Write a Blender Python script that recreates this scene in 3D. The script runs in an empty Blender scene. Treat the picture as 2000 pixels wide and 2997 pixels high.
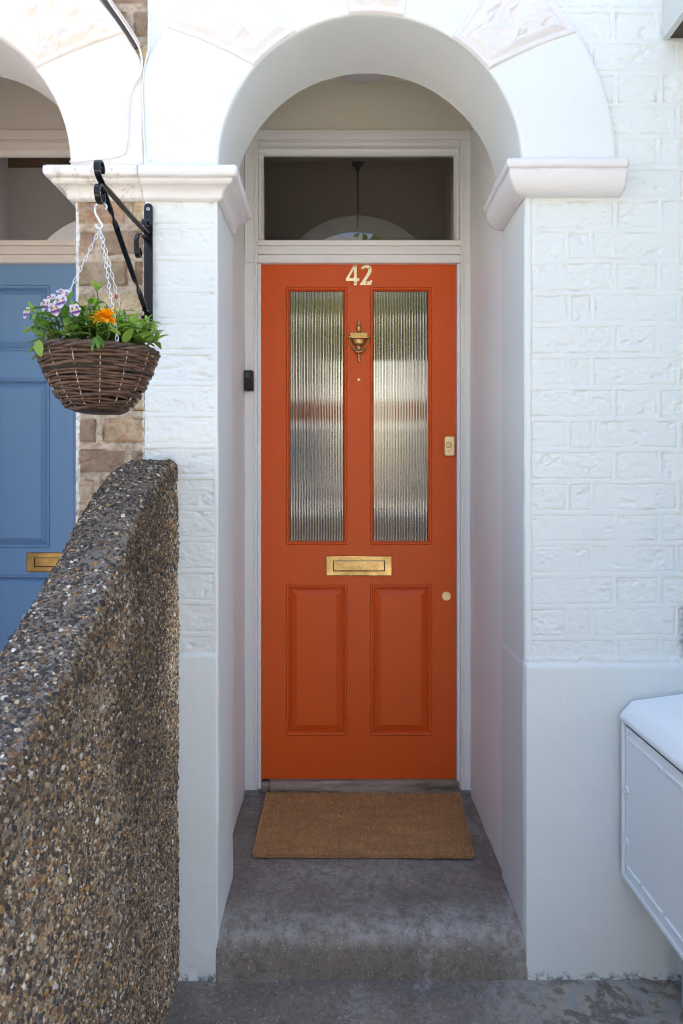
import bpy, bmesh, math, random
import numpy as np
from mathutils import Vector, Matrix
random.seed(7); rng = np.random.default_rng(7)
SC = bpy.context.scene; COL = SC.collection
R = math.radians; PI = math.pi

# ------------------------------------------------------------------ camera, sky, sun, exposure
CAM_Y, CAM_Z, F = -1.724, 1.301, 1913.0          # metres; focal length for a 2000 px wide frame
cd = bpy.data.cameras.new("camera"); cam = bpy.data.objects.new("camera", cd); COL.objects.link(cam)
cam.location = (0, CAM_Y, CAM_Z); cam.rotation_euler = (PI/2, 0, 0)
cd.sensor_fit = 'VERTICAL'; cd.sensor_height = 36.0; cd.lens = F/2997*36.0
cd.shift_y = -82/2997; cd.clip_start = 0.02; cd.clip_end = 500
cd.dof.use_dof = True; cd.dof.focus_distance = 2.1; cd.dof.aperture_fstop = 9.0
SC.camera = cam
SUN_EL, SUN_AZ = 60, 18                            # behind the house: the whole front is in open shade
W = bpy.data.worlds.new("World"); SC.world = W; W.use_nodes = True
wn = W.node_tree; wn.nodes.clear()
sky = wn.nodes.new('ShaderNodeTexSky'); sky.sky_type = 'NISHITA'; sky.sun_disc = False
sky.sun_elevation = R(SUN_EL); sky.sun_rotation = R(SUN_AZ); sky.air_density = 1.0; sky.dust_density = 3.0; sky.ozone_density = 1.0
bg = wn.nodes.new('ShaderNodeBackground'); bg.inputs[1].default_value = 0.088
wo = wn.nodes.new('ShaderNodeOutputWorld'); wn.links.new(sky.outputs[0], bg.inputs[0]); wn.links.new(bg.outputs[0], wo.inputs[0])
sd = bpy.data.lights.new("sun", 'SUN'); sd.energy = 5.0; sd.angle = R(0.5); sd.color = (1.0, 0.92, 0.80)
so = bpy.data.objects.new("sun", sd); COL.objects.link(so)
sdir = Vector((math.sin(R(SUN_AZ))*math.cos(R(SUN_EL)), math.cos(R(SUN_AZ))*math.cos(R(SUN_EL)), math.sin(R(SUN_EL))))
so.rotation_euler = sdir.to_track_quat('Z', 'Y').to_euler(); so.location = (3, 12, 14)
SC.view_settings.view_transform = 'Standard'; SC.view_settings.look = 'None'
SC.view_settings.gamma = 1.0; SC.view_settings.exposure = 2.96; SC.cycles.filter_width = 1.1

# ------------------------------------------------------------------ noise
def _hash(i, j, k, seed):
    n = (i*374761393 + j*668265263 + k*2147483647 + seed*1274126177) & 0xffffffff
    n = ((n ^ (n >> 13))*1274126177) & 0xffffffff
    n = ((n ^ (n >> 16))*2246822519) & 0xffffffff
    return ((n ^ (n >> 15)) & 0xffff)/32767.5 - 1.0
def vnoise(x, y, z, seed=0):
    x, y, z = np.broadcast_arrays(np.asarray(x, float), np.asarray(y, float), np.asarray(z, float))
    i, j, k = np.floor(x).astype(np.int64), np.floor(y).astype(np.int64), np.floor(z).astype(np.int64)
    u, v, w = x-i, y-j, z-k
    u, v, w = u*u*(3-2*u), v*v*(3-2*v), w*w*(3-2*w)
    def h(a, b, c): return _hash(i+a, j+b, k+c, seed)
    x00 = h(0,0,0)*(1-u)+h(1,0,0)*u; x10 = h(0,1,0)*(1-u)+h(1,1,0)*u
    x01 = h(0,0,1)*(1-u)+h(1,0,1)*u; x11 = h(0,1,1)*(1-u)+h(1,1,1)*u
    return (x00*(1-v)+x10*v)*(1-w)+(x01*(1-v)+x11*v)*w
def fbm(x, y, z, scale=1.0, octv=4, seed=0, gain=.5):
    s, a, t = scale, 1.0, 0.0
    tot = 0.0
    for o in range(octv):
        tot = tot + a*vnoise(np.asarray(x)*s, np.asarray(y)*s, np.asarray(z)*s, seed+o*17); t += a
        s *= 2.03; a *= gain
    return tot/t
def smooth(a, b, x):
    t = np.clip((np.asarray(x)-a)/(b-a), 0, 1); return t*t*(3-2*t)

# ------------------------------------------------------------------ object helpers
def thing(name, label, cat, loc=(0,0,0), group=None):
    o = bpy.data.objects.new(name, None); COL.objects.link(o); o.location = loc
    o.empty_display_size = .05
    o['label'] = label; o['category'] = cat
    if group: o['group'] = group
    return o
def tag(o, label, cat, group=None):
    o['label'] = label; o['category'] = cat
    if group: o['group'] = group
    return o
def struct(o): o['kind'] = 'structure'; return o
def root_of(o):
    while o.parent: o = o.parent
    return o
def link(name, me, mats, parent=None, sm=True, ang=None, bevel=0, local=False):
    o = bpy.data.objects.new(name, me); COL.objects.link(o)
    if not isinstance(mats, (list, tuple)): mats = [mats]
    for m in mats: me.materials.append(m)
    if sm: me.polygons.foreach_set('use_smooth', [True]*len(me.polygons))
    if ang: me.set_sharp_from_angle(angle=R(ang))
    if parent is not None:
        o.parent = parent
        if not local: o.matrix_parent_inverse = Matrix.Translation(-Vector(root_of(parent).location))
        if not local and parent.parent is not None: o.matrix_parent_inverse = Matrix()
    if bevel:
        b = o.modifiers.new('bevel', 'BEVEL'); b.width = bevel; b.segments = 2; b.limit_method = 'ANGLE'; b.angle_limit = R(35)
    return o
def np_mesh(name, V, faces, col=None):
    me = bpy.data.meshes.new(name); V = np.ascontiguousarray(V, dtype=np.float32).reshape(-1, 3)
    faces = np.ascontiguousarray(faces, dtype=np.int32); n, k = faces.shape
    me.vertices.add(len(V)); me.vertices.foreach_set('co', V.ravel())
    me.loops.add(n*k); me.loops.foreach_set('vertex_index', faces.ravel())
    me.polygons.add(n); me.polygons.foreach_set('loop_start', np.arange(0, n*k, k, dtype=np.int32))
    me.update(calc_edges=True); me.validate()
    if col is not None: add_col(me, col)
    return me
def add_col(me, col):
    a = me.color_attributes.new('col', 'FLOAT_COLOR', 'POINT')
    c = np.ones((len(me.vertices), 4), np.float32); c[:, :3] = np.asarray(col, np.float32).reshape(-1, 3)
    a.data.foreach_set('color', c.ravel())
def grid_faces(n, m, keep=None, flip=False):
    idx = np.arange(n*m).reshape(n, m)
    q = np.stack([idx[:-1,:-1], idx[1:,:-1], idx[1:,1:], idx[:-1,1:]], -1)
    if flip: q = q[..., ::-1]
    if keep is not None: q = q[keep]
    return q.reshape(-1, 4)
def grid_mesh(name, V, keep=None, flip=False, col=None):
    n, m = V.shape[:2]; f = grid_faces(n, m, keep, flip); V = V.reshape(-1, 3)
    if col is not None: col = col.reshape(-1, 3)
    used = np.zeros(len(V), bool); used[f.ravel()] = True
    mp = np.cumsum(used)-1
    return np_mesh(name, V[used], mp[f], None if col is None else col[used])

class MB:
    """collects shapes for ONE mesh object"""
    def __init__(s): s.v = []; s.f = []; s.m = []; s.c = []
    def add(s, vs, fs, mi=0, col=(1,1,1)):
        b = len(s.v); s.v += [tuple(p) for p in vs]; s.c += [col]*len(vs)
        for f in fs: s.f.append(tuple(i+b for i in f)); s.m.append(mi)
    def box(s, x0, x1, y0, y1, z0, z1, mi=0):
        vs = [(x,y,z) for x in (x0,x1) for y in (y0,y1) for z in (z0,z1)]
        s.add(vs, [(0,1,3,2),(4,6,7,5),(0,4,5,1),(2,3,7,6),(0,2,6,4),(1,5,7,3)], mi)
    def tube(s, path, r, n=8, closed=False, mi=0, col=(1,1,1), cap=True):
        P = [Vector(p) for p in path]; N = len(P)
        rs = r if isinstance(r, (list, tuple)) else [r]*N
        t0 = ((P[1]-P[0]) if not closed else (P[1]-P[-1])).normalized()
        a = t0.orthogonal().normalized(); vs = []
        for i in range(N):
            if closed: t = (P[(i+1) % N]-P[i-1]).normalized()
            else: t = (P[min(i+1, N-1)]-P[max(i-1, 0)]).normalized()
            a = (a - t*a.dot(t)); a = a.normalized() if a.length > 1e-6 else t.orthogonal().normalized()
            b = t.cross(a)
            for k in range(n):
                w = 2*PI*k/n; vs.append(P[i]+(a*math.cos(w)+b*math.sin(w))*rs[i])
        fs = []
        for i in range(N if closed else N-1):
            j = (i+1) % N
            for k in range(n): fs.append((i*n+k, i*n+(k+1) % n, j*n+(k+1) % n, j*n+k))
        if not closed and cap: fs += [tuple(range(n))[::-1], tuple((N-1)*n+k for k in range(n))]
        s.add(vs, fs, mi, col)
    def strip(s, path, width, thick, side, twist=None, mi=0):
        """flat bar swept along path; side = direction of its width; twist(i) in radians"""
        P = [Vector(p) for p in path]; N = len(P); side = Vector(side); vs = []
        for i in range(N):
            t = (P[min(i+1, N-1)]-P[max(i-1, 0)]).normalized()
            a = (side - t*side.dot(t)).normalized(); b = t.cross(a)
            w = twist(i) if twist else 0
            a2 = a*math.cos(w)+b*math.sin(w); b2 = b*math.cos(w)-a*math.sin(w)
            for sx, sy in ((-1,-1),(1,-1),(1,1),(-1,1)): vs.append(P[i]+a2*(sx*width/2)+b2*(sy*thick/2))
        fs = []
        for i in range(N-1):
            for k in range(4): fs.append((i*4+k, i*4+(k+1) % 4, i*4+4+(k+1) % 4, i*4+4+k))
        fs += [(3,2,1,0), tuple((N-1)*4+k for k in range(4))]
        s.add(vs, fs, mi)
    def lathe(s, prof, c, n=24, ys=1.0, axis='z', mi=0, col=(1,1,1)):
        vs = []; c = Vector(c)
        for r, h in prof:
            for k in range(n):
                w = 2*PI*k/n
                if axis == 'z': p = (r*math.cos(w), r*math.sin(w)*ys, h)
                elif axis == 'y': p = (r*math.cos(w), h, r*math.sin(w))
                else: p = (h, r*math.cos(w), r*math.sin(w))
                vs.append(c+Vector(p))
        fs = []
        for i in range(len(prof)-1):
            for k in range(n): fs.append((i*n+k, i*n+(k+1) % n, (i+1)*n+(k+1) % n, (i+1)*n+k))
        fs += [tuple(range(n))[::-1], tuple((len(prof)-1)*n+k for k in range(n))]
        s.add(vs, fs, mi, col)
    def frame_sweep(s, x0, x1, z0, z1, prof, mi=0):
        """moulding round a rectangle in an XZ plane; prof = [(inset, y)]"""
        vs = []
        for d, y in prof: vs += [(x0+d,y,z0+d),(x1-d,y,z0+d),(x1-d,y,z1-d),(x0+d,y,z1-d)]
        fs = []
        for i in range(len(prof)-1):
            for k in range(4): fs.append((i*4+k, i*4+(k+1) % 4, i*4+4+(k+1) % 4, i*4+4+k))
        s.add(vs, fs, mi)
    def plate(s, xs, zs, y, holes, mi=0):
        """flat sheet on grid lines xs, zs with rectangular holes"""
        for i in range(len(xs)-1):
            for j in range(len(zs)-1):
                cx, cz = (xs[i]+xs[i+1])/2, (zs[j]+zs[j+1])/2
                if any(h[0] < cx < h[1] and h[2] < cz < h[3] for h in holes): continue
                s.add([(xs[i],y,zs[j]),(xs[i+1],y,zs[j]),(xs[i+1],y,zs[j+1]),(xs[i],y,zs[j+1])], [(0,1,2,3)], mi)
    def mesh(s, me, M=None, mi=0):
        vs = [(M @ v.co if M else v.co) for v in me.vertices]
        s.add(vs, [tuple(p.vertices) for p in me.polygons], mi)
    def build(s, name, mats, parent=None, sm=True, ang=35, bevel=0, col=False, local=False):
        me = bpy.data.meshes.new(name); me.from_pydata(s.v, [], s.f); me.update()
        if col: add_col(me, s.c)
        o = link(name, me, mats, parent, sm, ang, bevel, local)
        me.polygons.foreach_set('material_index', s.m)
        if not col or True:
            bm = bmesh.new(); bm.from_mesh(me); bmesh.ops.recalc_face_normals(bm, faces=bm.faces) if not getattr(s, 'keepn', False) else None
            bm.to_mesh(me); bm.free()
            if ang: me.set_sharp_from_angle(angle=R(ang))
        return o
def curve_mesh(splines, depth, bev):
    cu = bpy.data.curves.new('c', 'CURVE'); cu.dimensions = '2D'; cu.fill_mode = 'BOTH'; cu.extrude = depth; cu.bevel_depth = bev; cu.bevel_resolution = 1
    for sp in splines:
        p = cu.splines.new('POLY'); p.points.add(len(sp)-1); p.use_cyclic_u = True
        for q, (x, y) in zip(p.points, sp): q.co = (x, y, 0, 1)
    o = bpy.data.objects.new('c', cu); COL.objects.link(o)
    dg = bpy.context.evaluated_depsgraph_get(); me = bpy.data.meshes.new_from_object(o.evaluated_get(dg))
    bpy.data.objects.remove(o); return me
def text_mesh(txt, size, depth):
    cu = bpy.data.curves.new('t', 'FONT'); cu.body = txt; cu.size = size; cu.extrude = depth; cu.align_x = 'CENTER'
    o = bpy.data.objects.new('t', cu); COL.objects.link(o)
    dg = bpy.context.evaluated_depsgraph_get(); me = bpy.data.meshes.new_from_object(o.evaluated_get(dg))
    bpy.data.objects.remove(o); return me
XZ = Matrix(((1,0,0,0),(0,0,1,0),(0,1,0,0),(0,0,0,1)))     # curve plane XY -> wall plane XZ

# ------------------------------------------------------------------ materials
class Mat:
    def __init__(s, name, base=(.5,.5,.5), rough=.6, metal=0, spec=.5, ior=None, coat=0):
        s.m = bpy.data.materials.new(name); s.m.use_nodes = True; s.nt = s.m.node_tree
        s.b = s.nt.nodes['Principled BSDF']; s.b.inputs['Base Color'].default_value = (*base, 1)
        s.b.inputs['Roughness'].default_value = rough; s.b.inputs['Metallic'].default_value = metal
        s.b.inputs['Specular IOR Level'].default_value = spec; s.b.inputs['Coat Weight'].default_value = coat
        if ior: s.b.inputs['IOR'].default_value = ior
        s.tc = s.n('ShaderNodeTexCoord'); s.co = s.tc.outputs['Object']; s.color = None; s.base = base; s.nrm = None
    def n(s, t, **kw):
        x = s.nt.nodes.new(t)
        for k, v in kw.items(): setattr(x, k, v)
        return x
    def l(s, a, b): s.nt.links.new(a, b)
    def scaled(s, sc):
        mp = s.n('ShaderNodeMapping'); mp.inputs['Scale'].default_value = sc; s.l(s.co, mp.inputs[0]); return mp.outputs[0]
    def noise(s, scale, detail=4, rough=.55, sc=None, dist=0):
        t = s.n('ShaderNodeTexNoise'); t.inputs['Scale'].default_value = scale; t.inputs['Detail'].default_value = detail
        t.inputs['Roughness'].default_value = rough; t.inputs['Distortion'].default_value = dist
        s.l(s.scaled(sc) if sc else s.co, t.inputs['Vector']); return t.outputs[0]
    def voro(s, scale, feat='F1', out='Distance', sc=None, rnd=1):
        t = s.n('ShaderNodeTexVoronoi', feature=feat); t.inputs['Scale'].default_value = scale; t.inputs['Randomness'].default_value = rnd
        s.l(s.scaled(sc) if sc else s.co, t.inputs['Vector']); return t.outputs[out]
    def ramp(s, fac, stops, interp='LINEAR'):
        r = s.n('ShaderNodeValToRGB'); r.color_ramp.interpolation = interp; e = r.color_ramp.elements
        while len(e) < len(stops): e.new(.5)
        for q, (p, c) in zip(e, stops):
            q.position = p; q.color = (*c, 1) if isinstance(c, (tuple, list)) else (c, c, c, 1)
        s.l(fac, r.inputs[0]); return r.outputs[0]
    def mix(s, fac, a, b, mode='MIX'):
        x = s.n('ShaderNodeMix', data_type='RGBA', blend_type=mode)
        for v, k in ((fac, 0), (a, 6), (b, 7)):
            if isinstance(v, (int, float)): x.inputs[k].default_value = v
            elif isinstance(v, tuple): x.inputs[k].default_value = (*v, 1)
            else: s.l(v, x.inputs[k])
        return x.outputs[2]
    def setcol(s, c): s.l(c, s.b.inputs['Base Color']); s.color = c; return s
    def cur(s): return s.color if s.color is not None else s.base
    def tint(s, fac, c, mode='MIX'): return s.setcol(s.mix(fac, s.cur(), c, mode))
    def attr(s): a = s.n('ShaderNodeAttribute'); a.attribute_name = 'col'; s.setcol(a.outputs['Color']); return s
    def bump(s, h, strength=.3, dist=.002):
        b = s.n('ShaderNodeBump'); b.inputs['Strength'].default_value = strength; b.inputs['Distance'].default_value = dist
        s.l(h, b.inputs['Height'])
        if s.nrm is not None: s.l(s.nrm, b.inputs['Normal'])
        s.nrm = b.outputs[0]; s.l(s.nrm, s.b.inputs['Normal']); return s
    def rough(s, fac, a, b):
        mr = s.n('ShaderNodeMapRange'); mr.inputs[3].default_value = a; mr.inputs[4].default_value = b
        s.l(fac, mr.inputs[0]); s.l(mr.outputs[0], s.b.inputs['Roughness']); return s
    def z(s, a, b):
        sp = s.n('ShaderNodeSeparateXYZ'); s.l(s.co, sp.inputs[0])
        mr = s.n('ShaderNodeMapRange'); mr.inputs[1].default_value = a; mr.inputs[2].default_value = b; s.l(sp.outputs[2], mr.inputs[0]); return mr.outputs[0]

def masonry_paint(name, base, dirt=.25, dirtcol=(.42,.36,.28)):
    m = Mat(name, base, .55, spec=.35)
    n = m.noise(5, 6, .65); m.tint(m.ramp(n, [(.45, 0.0), (.75, .10)]), tuple(c*.86 for c in base))
    s = m.noise(38, 5, .7); m.tint(m.ramp(s, [(.66, 0.0), (.80, dirt)]), dirtcol)
    sp = m.noise(260, 2, .5); m.tint(m.ramp(sp, [(.74, 0.0), (.80, dirt*.8)]), (.30,.28,.25))
    # splash-back dirt just above the paving
    g = m.z(.040, -.005); k = m.noise(55, 4, .7)
    x = m.n('ShaderNodeMath', operation='MULTIPLY'); m.l(g, x.inputs[0]); m.l(m.ramp(k, [(.35, 0.0), (.62, 1.0)]), x.inputs[1])
    m.tint(m.ramp(x.outputs[0], [(.25, 0.0), (.75, .85)]), (.10,.09,.085))
    m.bump(m.noise(330, 3, .6), .22, .0012); m.bump(m.noise(60, 3, .6), .25, .002)
    return m.m
M = {}
M['paint'] = masonry_paint('white masonry paint', (.725,.765,.745), .12)
M['paint_old'] = masonry_paint('old cream masonry paint', (.79,.75,.715), .6)
M['paint_in'] = masonry_paint('white paint lightened for porch shade', (.845,.87,.86), .08)  # white raised above the facade's to lift the shaded recess
M['cream'] = masonry_paint('dull cream distemper', (.74,.70,.575), .25)
M['cream_old'] = masonry_paint('pinkish cream paint', (.74,.66,.58), .25)
m = Mat('impost paint', (.75,.74,.735), .5, spec=.35); m.bump(m.noise(200, 4, .65), .3, .0015); m.bump(m.noise(35, 3), .3, .003); M['impost'] = m.m
m = Mat('weathered impost paint', (.755,.735,.715), .6, spec=.3)
n = m.noise(34, 6, .72, sc=(1,1,.6)); m.tint(m.ramp(n, [(.54, 0.0), (.68, .6)]), (.42,.33,.24)); n2 = m.noise(120, 3, .7); m.tint(m.ramp(n2, [(.60,0.0),(.70,.7)]), (.16,.13,.11))
m.bump(m.noise(200, 4, .65), .4, .002); m.bump(m.noise(35, 3), .3, .003); M['impost_old'] = m.m
m = Mat('rock faced paint', (.73,.715,.71), .55, spec=.3); m.bump(m.noise(90, 4, .6), .25, .002); M['rock'] = m.m
m = Mat('rock faced old paint', (.77,.72,.67), .6, spec=.3); n = m.noise(40, 6, .7); m.tint(m.ramp(n, [(.56, 0.0), (.74, .6)]), (.55,.42,.28)); m.bump(m.noise(120, 4, .6), .35, .002); M['rock_old'] = m.m
m = Mat('stock brick', rough=.9, spec=.2); m.attr(); n = m.noise(70, 5, .7); m.tint(m.ramp(n, [(.36, .55), (.52, 0.0)]), (.16,.11,.075)); n = m.noise(210, 3, .6); m.tint(m.ramp(n, [(.68, 0.0), (.80, .5)]), (.05,.04,.03))
m.bump(m.noise(160, 5, .7), .7, .003); M['brick'] = m.m
def wood_paint(name, base, rough=.4, dirt=0.0):
    m = Mat(name, base, rough, spec=.45); n = m.noise(8, 4, .6); m.tint(m.ramp(n, [(.4, 0.0), (.75, .12)]), tuple(c*.8 for c in base))
    if dirt: k = m.noise(150, 3, .6); m.tint(m.ramp(k, [(.70, 0.0), (.78, dirt)]), (.2,.16,.13))
    m.bump(m.noise(120, 3, .6, sc=(1,1,.08)), .10, .0012); m.bump(m.noise(14, 2), .15, .002); m.rough(m.noise(25, 3), rough-.06, rough+.1); return m.m
M['frame'] = wood_paint('white gloss paint with bounce tint', (.85,.84,.825), .38, .12)  # faint warm tint puts the orange door's bounce into the white
M['frame_old'] = wood_paint('cream gloss paint', (.82,.74,.66), .45, .3)
m = Mat('orange door paint', (.69,.100,.014), .38, spec=.28); n = m.noise(6, 3, .6); m.tint(m.ramp(n, [(.35, 0.0), (.75, .25)]), (.61,.083,.011))
m.bump(m.noise(140, 3, .6, sc=(1,1,.07)), .12, .0012); m.bump(m.noise(300, 2), .05, .0008); m.rough(m.noise(30, 3), .32, .46); M['orange'] = m.m
m = Mat('blue door paint', (.18,.33,.55), .42, spec=.35); n = m.noise(7, 4, .6); m.tint(m.ramp(n, [(.35, 0.0), (.8, .3)]), (.21,.33,.50)); k = m.noise(170, 3, .6); m.tint(m.ramp(k, [(.72, 0.0), (.77, .6)]), (.04,.06,.10))
m.bump(m.noise(120, 3, .6, sc=(1,1,.07)), .15, .0012); M['blue'] = m.m
def brass(name, base, rough, tarn):
    m = Mat(name, base, rough, 1.0); n = m.noise(16, 4, .6); m.tint(m.ramp(n, [(.36, tarn), (.64, 0.0)]), (.22,.145,.055)); m.rough(m.noise(20, 4), rough-.08, rough+.14)
    m.bump(m.noise(240, 3), .08, .0006); return m.m
M['brass'] = brass('worn brass', (.56,.40,.18), .22, .6)
M['brass_pale'] = brass('pale satin brass', (.80,.66,.40), .34, .1)
M['brass_old'] = brass('tarnished brass', (.50,.32,.125), .30, .6)
M['dark_slot'] = Mat('dark slot', (.02,.015,.012), .7).m
M['screw'] = Mat('zinc screw', (.55,.53,.48), .35, 1.0).m
M['black_iron'] = Mat('black gloss enamel', (.005,.006,.009), .25, spec=.4).m
M['black_plastic'] = Mat('black plastic', (.012,.012,.013), .3).m
M['grey_plastic'] = Mat('dark grey button', (.06,.06,.065), .25).m
M['zinc'] = Mat('galvanised wire', (.78,.79,.80), .32, .85).m
m = Mat('white meter box plastic', (.83,.865,.865), .38, spec=.45); m.bump(m.noise(300, 3), .12, .0006); n = m.noise(120, 3, .7); m.tint(m.ramp(n, [(.70, 0.0), (.78, .35)]), (.35,.33,.3)); M['grp'] = m.m

def concrete(name, dark, light, lich=True, sc=1.0):
    m = Mat(name, dark, .88, spec=.25)
    n = m.noise(3.2, 7, .68, dist=.4); m.setcol(m.ramp(n, [(.32, tuple(c*.78 for c in dark)), (.5, dark), (.68, light)]))
    n = m.noise(60, 4, .7); m.tint(m.ramp(n, [(.40, .45), (.54, 0.0)]), tuple(c*.5 for c in dark))
    v = m.voro(210*sc, 'F1', 'Color'); d = m.voro(210*sc, 'F1', 'Distance')
    g = m.n('ShaderNodeSeparateColor'); m.l(v, g.inputs[0])
    rnd = m.ramp(g.outputs[0], [(.72, 0.0), (.78, 1.0)]); near = m.ramp(d, [(.22, 1.0), (.34, 0.0)])
    f = m.mix(1.0, rnd, near, 'MULTIPLY'); m.tint(f, m.ramp(g.outputs[1], [(0, (.20,.15,.10)), (.45, (.42,.39,.34)), (1, (.75,.72,.66))]))
    rn2 = m.ramp(g.outputs[2], [(.86, 0.0), (.9, .8)]); m.tint(m.mix(1.0, rn2, near, 'MULTIPLY'), (.025,.022,.022))
    if lich:
        n = m.noise(7, 7, .75, dist=.6); k = m.noise(45, 5, .75); f = m.mix(1.0, m.ramp(n, [(.56, 0.0), (.66, 1.0)]), m.ramp(k, [(.42, 0.0), (.58, .75)]), 'MULTIPLY')
        m.tint(f, (.40,.395,.385))
    m.bump(m.noise(190, 4, .7), .55, .003); m.bump(m.noise(22, 5, .65), .45, .008); return m
mc = concrete('old doorstep concrete', (.235,.203,.168), (.335,.30,.255)); sp = mc.n('ShaderNodeSeparateXYZ'); mc.l(mc.co, sp.inputs[0]); mr = mc.n('ShaderNodeMapRange'); mr.inputs[1].default_value = .13; mr.inputs[2].default_value = .045; mc.l(sp.outputs[1], mr.inputs[0])
m2_ = mc.n('ShaderNodeMapRange'); m2_.inputs[1].default_value = .075; m2_.inputs[2].default_value = .105; mc.l(sp.outputs[2], m2_.inputs[0])
f = mc.mix(1.0, mc.mix(1.0, mr.outputs[0], m2_.outputs[0], 'MULTIPLY'), mc.ramp(mc.noise(26, 6, .75), [(.42, 0.0), (.62, .65)]), 'MULTIPLY'); mc.tint(f, (.42,.405,.38)); M['step'] = mc.m
mc = concrete('old path concrete', (.215,.186,.155), (.31,.277,.235))
sp = mc.n('ShaderNodeSeparateXYZ'); mc.l(mc.co, sp.inputs[0]); mr = mc.n('ShaderNodeMapRange'); mr.inputs[1].default_value = .25; mr.inputs[2].default_value = .60; mc.l(sp.outputs[0], mr.inputs[0])
n = mc.noise(11, 7, .72, dist=.8); f = mc.mix(1.0, mr.outputs[0], mc.ramp(n, [(.44, 0.0), (.52, .9)]), 'MULTIPLY'); k = mc.noise(19, 4, .6)
mc.tint(f, mc.ramp(k, [(.42, (.34,.34,.33)), (.55, (.42,.36,.28)), (.62, (.20,.175,.15))])); M['path'] = mc.m
m = Mat('pebble dash', rough=.72, spec=.25); m.attr(); n = m.noise(300, 3, .7); m.tint(m.ramp(n, [(.35, .35), (.6, 0.0)]), (.02,.018,.015)); m.bump(m.noise(420, 3, .7), .35, .0012); M['pebble'] = m.m
m = Mat('weathered oak sill', (.11,.10,.095), .85); n = m.noise(30, 5, .7, sc=(.12,1,1)); m.setcol(m.ramp(n, [(.35, (.10,.072,.055)), (.52, (.30,.235,.185)), (.70, (.50,.42,.345))])); m.bump(n, .6, .004); M['oldwood'] = m.m
m = Mat('coir', rough=.95, spec=.1); m.attr(); M['coir'] = m.m
m = Mat('willow', rough=.45, spec=.45); m.attr(); n = m.noise(120, 4, .7, sc=(.4,.4,1.6)); m.tint(m.ramp(n, [(.40, .7), (.6, 0.0)]), (.02,.012,.008)); n = m.noise(60, 3, .6); m.tint(m.ramp(n, [(.66, 0.0), (.75, .55)]), (.30,.20,.13)); m.bump(m.noise(220, 4, .7), .4, .0015); M['willow'] = m.m
M['wire_pale'] = Mat('pale wire', (.62,.54,.42), .5).m
M['soil'] = Mat('compost', (.025,.018,.012), .95).m
def leafy(name, tr=.25):
    m = Mat(name, rough=.42, spec=.4); m.attr(); m.b.inputs['Transmission Weight'].default_value = 0
    t = m.n('ShaderNodeBsdfTranslucent'); x = m.n('ShaderNodeMixShader'); x.inputs[0].default_value = tr
    m.l(m.color, t.inputs[0]); o = m.nt.nodes['Material Output']; m.l(m.b.outputs[0], x.inputs[1]); m.l(t.outputs[0], x.inputs[2]); m.l(x.outputs[0], o.inputs[0]); return m.m
M['leaf'] = leafy('leaf'); M['petal'] = leafy('petal', .3)
# clear glass pane: dim view through, mirror-like reflection
def glass(name, refl, tint, rough, refr=False):
    m = bpy.data.materials.new(name); m.use_nodes = True; nt = m.node_tree; nt.nodes.clear()
    o = nt.nodes.new('ShaderNodeOutputMaterial'); mx = nt.nodes.new('ShaderNodeMixShader'); g = nt.nodes.new('ShaderNodeBsdfGlossy'); t = nt.nodes.new('ShaderNodeBsdfRefraction' if refr else 'ShaderNodeBsdfTransparent')
    if refr: t.inputs['IOR'].default_value = 1.35; t.inputs['Roughness'].default_value = .12
    g.inputs['Roughness'].default_value = rough; t.inputs[0].default_value = (*tint, 1)
    lw = nt.nodes.new('ShaderNodeFresnel'); lw.inputs[0].default_value = refl
    nt.links.new(lw.outputs[0], mx.inputs[0]); nt.links.new(t.outputs[0], mx.inputs[1]); nt.links.new(g.outputs[0], mx.inputs[2]); nt.links.new(mx.outputs[0], o.inputs[0]); return m
M['pane'] = glass('clear pane', 2.15, (.80,.78,.73), 0.0)
M['reeded'] = glass('reeded glass', 3.0, (.16,.145,.12), .05, True)
M['hall'] = Mat('hallway plaster', (.80,.73,.63), .8).m

# ------------------------------------------------------------------ setting: ground
def flat(name, x0, x1, y0, y1, z, mat):
    mb = MB(); mb.add([(x0,y0,z),(x1,y0,z),(x1,y1,z),(x0,y1,z)], [(0,1,2,3)]); return struct(mb.build(name, mat, sm=False, ang=None))
xs = np.linspace(-.5, 1.2, 240); ys = np.linspace(-1.6, .06, 240)
X, Y = np.meshgrid(xs, ys, indexing='ij'); Z = fbm(X, Y, 0*X, 3, 5, 3)*.006 + fbm(X, Y, 0*X, 40, 3, 5)*.0015*(1+2*smooth(.4,.7,X)) - .002
struct(link('path', grid_mesh('path', np.stack([X, Y, Z], -1)), M['path']))
M['tarmac'] = concrete('street tarmac', (.15,.145,.14), (.20,.195,.19), False).m
M['paving'] = concrete('street paving', (.40,.38,.35), (.46,.44,.41), False).m
flat('ground', -90, 90, -90, 40, -.16, M['tarmac'])
flat('garden_ground', -6, 6, -2.6, .9, -.03, M['paving'])
flat('pavement', -60, 60, -4.8, -2.6, -.02, M['paving'])
flat('pavement', -60, 60, -14.0, -11.6, -.02, M['paving'])
flat('road', -60, 60, -11.5, -4.9, -.14, M['tarmac'])

# ------------------------------------------------------------------ houses
house = thing('terraced_house', 'white painted brick house with round arched porch around the orange front door', 'house', (.075, 0, 0))
nextdoor = thing('terraced_house', 'neighbouring house of bare brown brick with cream arch and blue front door', 'house', (-1.11, 0, 0))

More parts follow.
